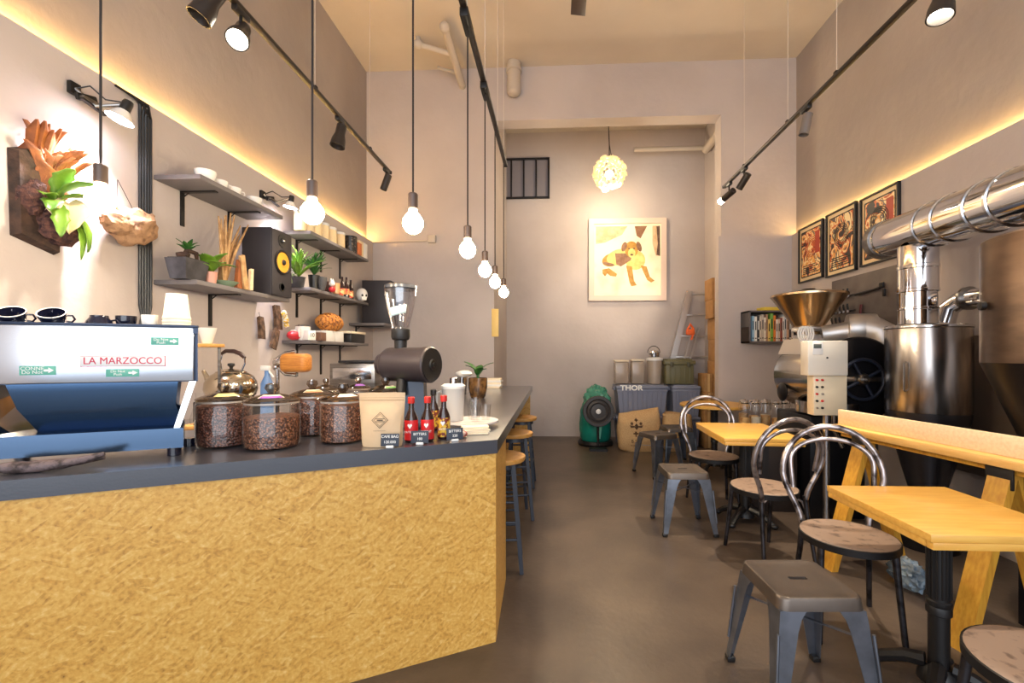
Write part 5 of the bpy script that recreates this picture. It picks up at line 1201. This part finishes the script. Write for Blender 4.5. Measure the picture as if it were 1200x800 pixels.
# ---------------------------------------------------------------- the recess: painting, totes, sacks, ladder
p0, p1 = at(690, 256.5, y=YR - .04), at(781, 352, y=YR - .04)
pc_ = ((p0.x + p1.x) / 2, (p0.z + p1.z) / 2); pw, phh = p1.x - p0.x, p0.z - p1.z
pa_ = thing('framed_painting', 'large square pale framed painting of a lying golden dog', 'painting', (pc_[0], YR - .004, pc_[1]))
fm = mat('pale_frame', (226, 200, 182), .5)
m = MB(); f = .085
m.b2((-pw / 2, -.05, -phh / 2 + f), (-pw / 2 + f, 0, phh / 2 - f)).b2((pw / 2 - f, -.05, -phh / 2 + f), (pw / 2, 0, phh / 2 - f)).b2((-pw / 2, -.05, phh / 2 - f), (pw / 2, 0, phh / 2)).b2((-pw / 2, -.05, -phh / 2), (pw / 2, 0, -phh / 2 + f))
obj('frame', m, fm, pa_)
cv = obj('canvas', MB().b2((-pw / 2 + f - .002, -.03, -phh / 2 + f - .002), (pw / 2 - f + .002, -.01, phh / 2 - f + .002)), mat('canvas_cream', (246, 236, 204), .6, var=(2.2, (234, 206, 150), .52, .75)), pa_)
def pxy(x, y): return ((x - 370) / 590 * pw, -(y - 425) / 640 * phh)
PA = [('paint_gold', (170, 122, 40)), ('paint_light', (214, 184, 100)), ('paint_brown', (122, 82, 52)), ('paint_dark', (84, 58, 42)), ('paint_pale', (204, 166, 124))]
for n_, c_ in PA: mat(n_, c_, .6, var=(14, tuple(min(255, v + 22) for v in c_), .4, .6))
LY = [-.0305]
def blob(pts, mt):
    LY[0] -= .0004; m = MB(); P = [pxy(*p) for p in pts]
    m.loft([[(x, LY[0], z) for x, z in P], [(x, LY[0] + .0003, z) for x, z in P]]); return m, mt
def ell(cx, cy, rx, ry, rot=0, n=22): return [(cx + rx * math.cos(a) * math.cos(rot) - ry * math.sin(a) * math.sin(rot), cy + rx * math.cos(a) * math.sin(rot) + ry * math.sin(a) * math.cos(rot)) for a in [k * 2 * PI / n for k in range(n)]]
for nm, pts, mt in [('painted_backdrop', [(130, 165), (370, 165), (330, 230), (200, 290), (130, 300)], 'paint_pale'), ('painted_backdrop', [(425, 165), (520, 165), (470, 262), (440, 240)], 'paint_brown'), ('painted_backdrop', [(560, 165), (615, 165), (618, 400), (585, 395), (560, 300)], 'paint_pale'), ('painted_backdrop', [(590, 170), (616, 165), (618, 398), (590, 390), (600, 300)], 'paint_dark'),
                     ('dog_haunch', ell(250, 425, 75, 50, -.3), 'paint_gold'), ('dog_body', ell(310, 405, 100, 62, -.25), 'paint_light'), ('dog_hind_paw', [(180, 500), (230, 490), (290, 535), (285, 555), (240, 550), (215, 530), (200, 555), (180, 530)], 'paint_gold'),
                     ('dog_tail', ell(225, 458, 46, 12, .2), 'paint_brown'), ('dog_chest', ell(430, 430, 75, 75, .3), 'paint_light'), ('dog_front_leg', [(360, 470), (405, 480), (420, 590), (440, 625), (400, 632), (385, 600)], 'paint_gold'), ('dog_front_leg', [(470, 470), (515, 480), (540, 560), (575, 590), (550, 605), (520, 585), (490, 520)], 'paint_gold'),
                     ('dog_saddle', [(275, 375), (350, 375), (405, 400), (395, 430), (320, 478), (285, 460)], 'paint_brown'), ('dog_head', ell(400, 345, 52, 62), 'paint_gold'), ('dog_muzzle', ell(402, 375, 28, 36), 'paint_light'), ('dog_ear', ell(345, 325, 20, 38, .3), 'paint_brown'), ('dog_ear', ell(458, 325, 18, 40, -.3), 'paint_brown'), ('dog_eye', ell(382, 340, 7, 6), 'paint_dark'), ('dog_eye', ell(420, 340, 7, 6), 'paint_dark'), ('dog_nose', ell(402, 388, 12, 8), 'paint_dark')]:
    m, k = blob(pts, mt); obj(nm, m, MATS[k], cv)

def tote(loc, w_, d_, h_, label, word, rz=0):
    t = thing('storage_tote', label, 'storage box', loc, rz, group='grey-blue storage totes in the recess')
    tm = mat('tote_grey_blue', (120, 124, 142), .5)
    a, b_ = w_ / 2, d_ / 2; s_ = .86
    m = MB().loft([[(-a * s_, -b_ * s_, 0), (a * s_, -b_ * s_, 0), (a * s_, b_ * s_, 0), (-a * s_, b_ * s_, 0)], [(-a * .95, -b_ * .95, h_ * .86), (a * .95, -b_ * .95, h_ * .86), (a * .95, b_ * .95, h_ * .86), (-a * .95, b_ * .95, h_ * .86)]])
    for k in range(9):
        x = -.8 + k * .2; m.tube([(a * x * s_, -b_ * s_ - .003, .02), (a * x * .95, -b_ * .95 - .003, h_ * .8)], .009, 6)
    obj('tub', m, tm, t)
    obj('rim', MB().box((0, 0, h_ * .82), (w_ * .97, d_ * .97, h_ * .09), .006), tm, t)
    obj('lid', MB().box((0, 0, h_ * .92), (w_, d_, h_ * .1), .012).box((0, 0, h_ * .98), (w_ * .86, d_ * .84, h_ * .04), .006), tm, t)
    obj('latch_handle', MB().box((-a - .01, 0, h_ * .86), (.03, d_ * .4, .05), .008).box((a + .01, 0, h_ * .86), (.03, d_ * .4, .05), .008), tm, t)
    if word: text('lettering', word, .10, whiteink, t, (-a * .42, -d_ / 2 - .002, h_ * .9), (PI / 2, 0, 0), .001, sx=1.15, bold=.003)
    return t
TY = 6.64
tote((1.24, TY, 0), .74, .46, .44, 'large grey-blue tote on the floor under the lettered one', None)
tote((1.24, TY, .441), .74, .46, .44, 'large grey-blue tote marked THOR stacked above the sacks', 'THOR')
tote((1.86, TY, 0), .40, .46, .44, 'smaller grey-blue tote on the floor beside the ladder', None)
tote((1.86, TY, .441), .40, .46, .44, 'smaller grey-blue tote under the olive trunk', None)
TT = .889
ot = thing('olive_trunk', 'olive green ridged storage trunk on the smaller tote', 'trunk', (1.79, TY, TT + .001))
om = mat('olive_plastic', (104, 98, 66), .5)
m = MB().box((0, 0, .14), (.40, .3, .28), .015)
for k in range(5): m.box((-.14 + k * .07, -.153, .13), (.02, .012, .22), .004)
obj('tub', m, om, ot); obj('lid', MB().box((0, 0, .31), (.44, .34, .06), .012).box((0, 0, .35), (.36, .26, .03), .01), om, ot); obj('latch', MB().box((-.12, -.17, .28), (.05, .02, .07), .005).box((.12, -.17, .28), (.05, .02, .07), .005), mat('olive_dark', (74, 70, 48), .5), ot)
def canister(loc, w_, h_, label, rnd, fill):
    t = thing('clear_canister', label, 'canister', loc)
    pl_ = mat('milky_plastic', (214, 196, 178), .25, trans=.55)
    if rnd: obj('body', MB().lathe([(.001, 0), (w_ * .85, 0), (w_ * .95, h_), (.9 * w_, h_), (.001, h_ * .98)], seg=30), pl_, t); obj('lid', MB().lathe([(w_ * 1.02, h_), (w_ * 1.02, h_ + .03), (w_ * .6, h_ + .05), (.001, h_ + .052)], seg=30), whitemat, t)
    else: obj('body', MB().box((0, 0, h_ / 2), (w_ * 2, .2, h_), .02), pl_, t); obj('lid', MB().box((0, 0, h_ + .014), (w_ * 2.06, .21, .026), .008), cream, t)
    obj('contents', MB().box((0, -.005, h_ * .2), (w_ * 1.2, .13, h_ * .36), .01), fill, t)
    return t
canister((.97, TY, TT), .10, .32, 'square cloudy plastic canister at the left on the lettered tote', False, mat('mauve_fill', (146, 118, 116), .6))
canister((1.20, TY - .02, TT), .09, .33, 'second square cloudy canister with dark contents on the lettered tote', False, mat('dark_fill', (96, 72, 72), .6))
canister((1.46, TY, TT), .115, .34, 'round cloudy white canister on the lettered tote, by the trunk', True, mat('grey_fill', (176, 170, 170), .6))
t = thing('moka_pot', 'small steel wire-handled pot on top of the round cloudy canister', 'pot', (1.45, TY, TT + .3935))
obj('vessel', MB().lathe([(.001, 0), (.08, 0), (.085, .06), (.06, .09), (.001, .1)], seg=26), steel, t); obj('bail_handle', MB().tube([(.09 * math.cos(k * PI / 10), 0, .06 + .1 * math.sin(k * PI / 10)) for k in range(11)], .005, 6), dark, t)
# sacks
def sack(loc, w_, h_, d_, label, rz, seed, open_top=False):
    t = thing('burlap_sack', label, 'sack', loc, rz); random.seed(seed); loops = []
    n = 26; NZ = 14
    for j in range(NZ + 1):
        u = j / NZ; z = h_ * u
        ww = w_ / 2 * (1 + .1 * math.sin(PI * u)) * (.9 if j == 0 else 1); dd = d_ / 2 * (.75 + .55 * math.sin(PI * min(1, u * .9 + .12))) * (1 if u < .85 else (1 - (u - .85) * 5.4 if not open_top else 1))
        dd = max(dd, .012); lp = []
        for k in range(n):
            a = 2 * PI * k / n; c, s_ = math.cos(a), math.sin(a)
            x = ww * math.copysign(abs(c) ** .6, c); y = dd * math.copysign(abs(s_) ** .7, s_)
            nn = noise.noise(Vector((x * 5 + seed, y * 5, z * 5))) * .03
            zz = z + (nn * 1.5 + (.04 * c if not open_top else 0)) * u
            lp.append((x * (1 + nn), y + nn * .8, max(0, zz)))
        loops.append(lp)
    if open_top:
        for s_, dz in ((1.08, -.03), (.7, -.05), (.4, -.12)): loops.append([(x * s_, y * s_, z + dz + .03 * noise.noise(Vector((x * 9, y * 9, 1)))) for x, y, z in loops[NZ]])
    obj('cloth', MB().loft(loops), burlap, t, ang=60)
    return t
s1 = sack((1.145, 6.2, 0), .54, .53, .26, 'full tan burlap sack printed with a black emblem', .03, 2)
y_ = -.205
def flat(pts, s_, cx, cz): return MB().loft([[(cx + x * s_, y_, cz + z * s_) for x, z in pts], [(cx + x * s_, y_ + .09, cz + z * s_) for x, z in pts]])
em_m = mat('faded_ink', (84, 58, 40), .8)
def dab(mb_pts, name, cx, cz, s_): 
    m = MB().loft([[(cx + x * s_, 0, cz + z * s_) for x, z in mb_pts], [(cx + x * s_, .002, cz + z * s_) for x, z in mb_pts]])
    return obj(name, m, em_m, s1, loc=(0, -.197 + .0, 0))
star = [((.5 if k % 2 else 1) * math.sin(k * PI / 4), (.5 if k % 2 else 1) * math.cos(k * PI / 4)) for k in range(8)]
dab(star, 'printed_star', -.06, .43, .03); dab([(-1, .2), (-.3, .1), (0, .5), (.3, .1), (1, .2), (.8, -.2), (.3, -.1), (0, -.5), (-.3, -.1), (-.8, -.2)], 'printed_emblem', -.06, .345, .09)
for x in (-.12, .0): dab([(math.cos(k * PI / 6), math.sin(k * PI / 6)) for k in range(12)], 'printed_dot', x, .385, .02)
dab([(-.2, -1), (.2, -1), (.15, -.2), (1, -.1), (.9, .4), (.3, .3), (.35, .9), (-.35, .9), (-.3, .3), (-.9, .4), (-1, -.1), (-.15, -.2)], 'printed_flower', -.07, .25, .036)
text('lettering', 'B S I', .06, em_m, s1, (-.08, -.196, .15), (PI / 2, 0, 0), .001)
text('lettering', 'PRODUCE', .026, em_m, s1, (-.08, -.196, .09), (PI / 2, 0, 0), .001)
cloth = [o for o in s1.children if o.name.startswith('cloth')][0]
for o in s1.children:
    if o is not cloth:
        md = o.modifiers.new('wrap', 'SHRINKWRAP'); md.target = cloth; md.wrap_method = 'PROJECT'; md.use_negative_direction = True; md.use_positive_direction = True
        md.use_project_x = False; md.use_project_y = not o.name.startswith('lettering'); md.use_project_z = o.name.startswith('lettering'); md.offset = .003
sack((1.67, 6.2, 0), .36, .50, .26, 'second burlap sack with a crumpled open top', -.1, 9, True)
# green drum with black disc
gd = thing('green_drum', 'green drum wrapped in green film behind a black disc, by the rear wall', 'drum', (.585, 6.56, 0))
gm_ = mat('green_drum_plastic', (22, 128, 110), .3, var=(3, (14, 104, 92), .4, .6)); 
obj('drum_body', MB().lathe([(.001, .07), (.2, .07), (.225, .12), (.225, .5), (.19, .58), (.001, .6)], seg=36), gm_, gd)
obj('base', MB().lathe([(.001, 0), (.25, 0), (.26, .03), (.24, .07), (.001, .075)], seg=36), dark, gd)
obj('green_film', MB().ball((.02, 0, .62), (.2, .18, .24), 4, .25, 4).ball((-.16, .0, .3), (.08, .1, .26), 3, .25, 4), mat('green_film', (70, 150, 124), .25, alpha=.75, bump=(20, .8)), gd)
obj('film_stripe', MB().loft([[(.0 + .06 * s_, -.228, .12), (.05 + .06 * s_, -.226, .12), (.09, -.222, .45), (.03, -.228, .45)] for s_ in (0,)] + [[(.0, -.2, .12), (.05, -.2, .12), (.09, -.2, .45), (.03, -.2, .45)]]), mat('pale_green', (110, 186, 160), .4), gd)
dk = thing('black_disc', 'round black ribbed disc with a white centre in front of the green drum', 'disc', (.585, 6.1, .54))
prof = [(.001, -.012), (.035, -.012), (.04, 0), (.1, .004), (.12, -.01), (.15, .004), (.17, -.014), (.205, -.014), (.212, .0), (.212, .03), (.2, .035), (.001, .035)]
obj('plate', MB().lathe(prof, (0, 0, 0), 44, (0, 1, 0)), mat('ribbed_black', (52, 48, 48), .5), dk)
obj('centre', MB().lathe([(.034, .0), (.034, .004), (.02, .012), (.001, .012)], (0, -.012, 0), 24, (0, -1, 0)), whitemat, dk)
obj('support', MB().tube([(0, .03, -.02), (0, .06, -.3), (0, .02, -.47)], .018, 8).b2((-.12, -.04, -.5399), (.12, .1, -.51)), dark, dk)
# ladder
al = mat('aluminium', (206, 202, 198), .3, .85)
LYP = 7.06
def lp(px, py, y=LYP): q = at(px, py, y=y); return q
ld = thing('stepladder', 'aluminium stepladder leaning in the right corner of the recess behind the trunk', 'ladder', (2.0, LYP, 0))
o_ = Vector((2.0, LYP, 0))
l0, l1, r0, r1 = Vector((lp(762, 500).x, LYP - .12, .01)), lp(808, 341), Vector((lp(834, 500).x, LYP - .08, .01)), lp(831, 341)
for a, b_ in ((l0, l1), (r0, r1)):
    d_ = (b_ - a)
    obj('rail', MB().tube([a - o_, b_ - o_], .055, 4).tube([a - o_ + Vector((.05, 0, 0)), b_ - o_ + Vector((.05 if a is l0 else 0, 0, 0))], .012, 4), al, ld)
for k in range(7):
    u = (k + 1) / 7 - .02; a = l0.lerp(l1, u) - o_; b_ = r0.lerp(r1, u) - o_
    obj('rung', MB().box((a + b_) / 2, ((b_ - a).length, .06, .022), .003, rot=(0, 0, 0)), al, ld)
a, b_ = lp(803, 412, LYP - .15), lp(812, 384, LYP - .12)
for dx in (0, .09):
    obj('rear_rail', MB().tube([a - o_ + Vector((dx, -.0, -.9)) + Vector((-.22, 0, 0)), b_ - o_ + Vector((dx, 0, 0))], .018, 4), al, ld)
tag(obj('orange_strap', MB().box((0, 0, 0), (.13, .05, .09), .02).tube([(-.04, 0, .04), (0, .0, .12), (.05, 0, .04)], .02, 8).box((.03, 0, -.07), (.03, .03, .1), .008, rot=(0, .3, 0)), mat('orange_fabric', (238, 104, 40), .6), loc=lp(809, 389, LYP - .17)), 'orange strap tied around the ladder rails', 'strap')
# cardboard boxes against the recess right wall
zz = 0; random.seed(21)
for k, (h_, nm) in enumerate(((.34, 'lowest'), (.3, 'second from the bottom'), (.3, 'third from the bottom'), (.28, 'fourth from the bottom'), (.3, 'fifth from the bottom'), (.3, 'sixth from the bottom'), (.26, 'second from the top'), (.3, 'topmost'))):
    w_ = .13 if k < 6 else .17
    t = thing('cardboard_box', 'narrow brown cardboard box, %s of the tall stack in the recess corner' % nm, 'box', (2.345 - w_ / 2, 6.42 + .03 * (k % 2), zz + .0005), group='tall stack of narrow cardboard boxes')
    obj('carton', MB().box((0, 0, h_ / 2), (w_, .3, h_ - .002), .004), card, t); obj('packing_tape', MB().box((0, -.1502, h_ / 2), (.03, .001, h_ * .98)), mat('tape', (210, 176, 120), .3), t)
    zz += h_ + .001
for k in range(4):
    t = thing('cardboard_box', ['lowest wide cardboard box beside the smaller tote', 'second wide cardboard box up beside the smaller tote', 'third wide cardboard box up beside the smaller tote', 'topmost wide cardboard box beside the smaller tote, under the ladder'][k], 'box', (2.155, 6.48 + .02 * (k % 2), k * .262 + .0005), group='low stack of wide cardboard boxes')
    t.location.x = 2.15
    obj('carton', MB().box((0, 0, .13), (.115, .3, .258), .004), card, t); obj('packing_tape', MB().box((0, -.1503, .13), (.03, .001, .25)), MATS['tape'], t)
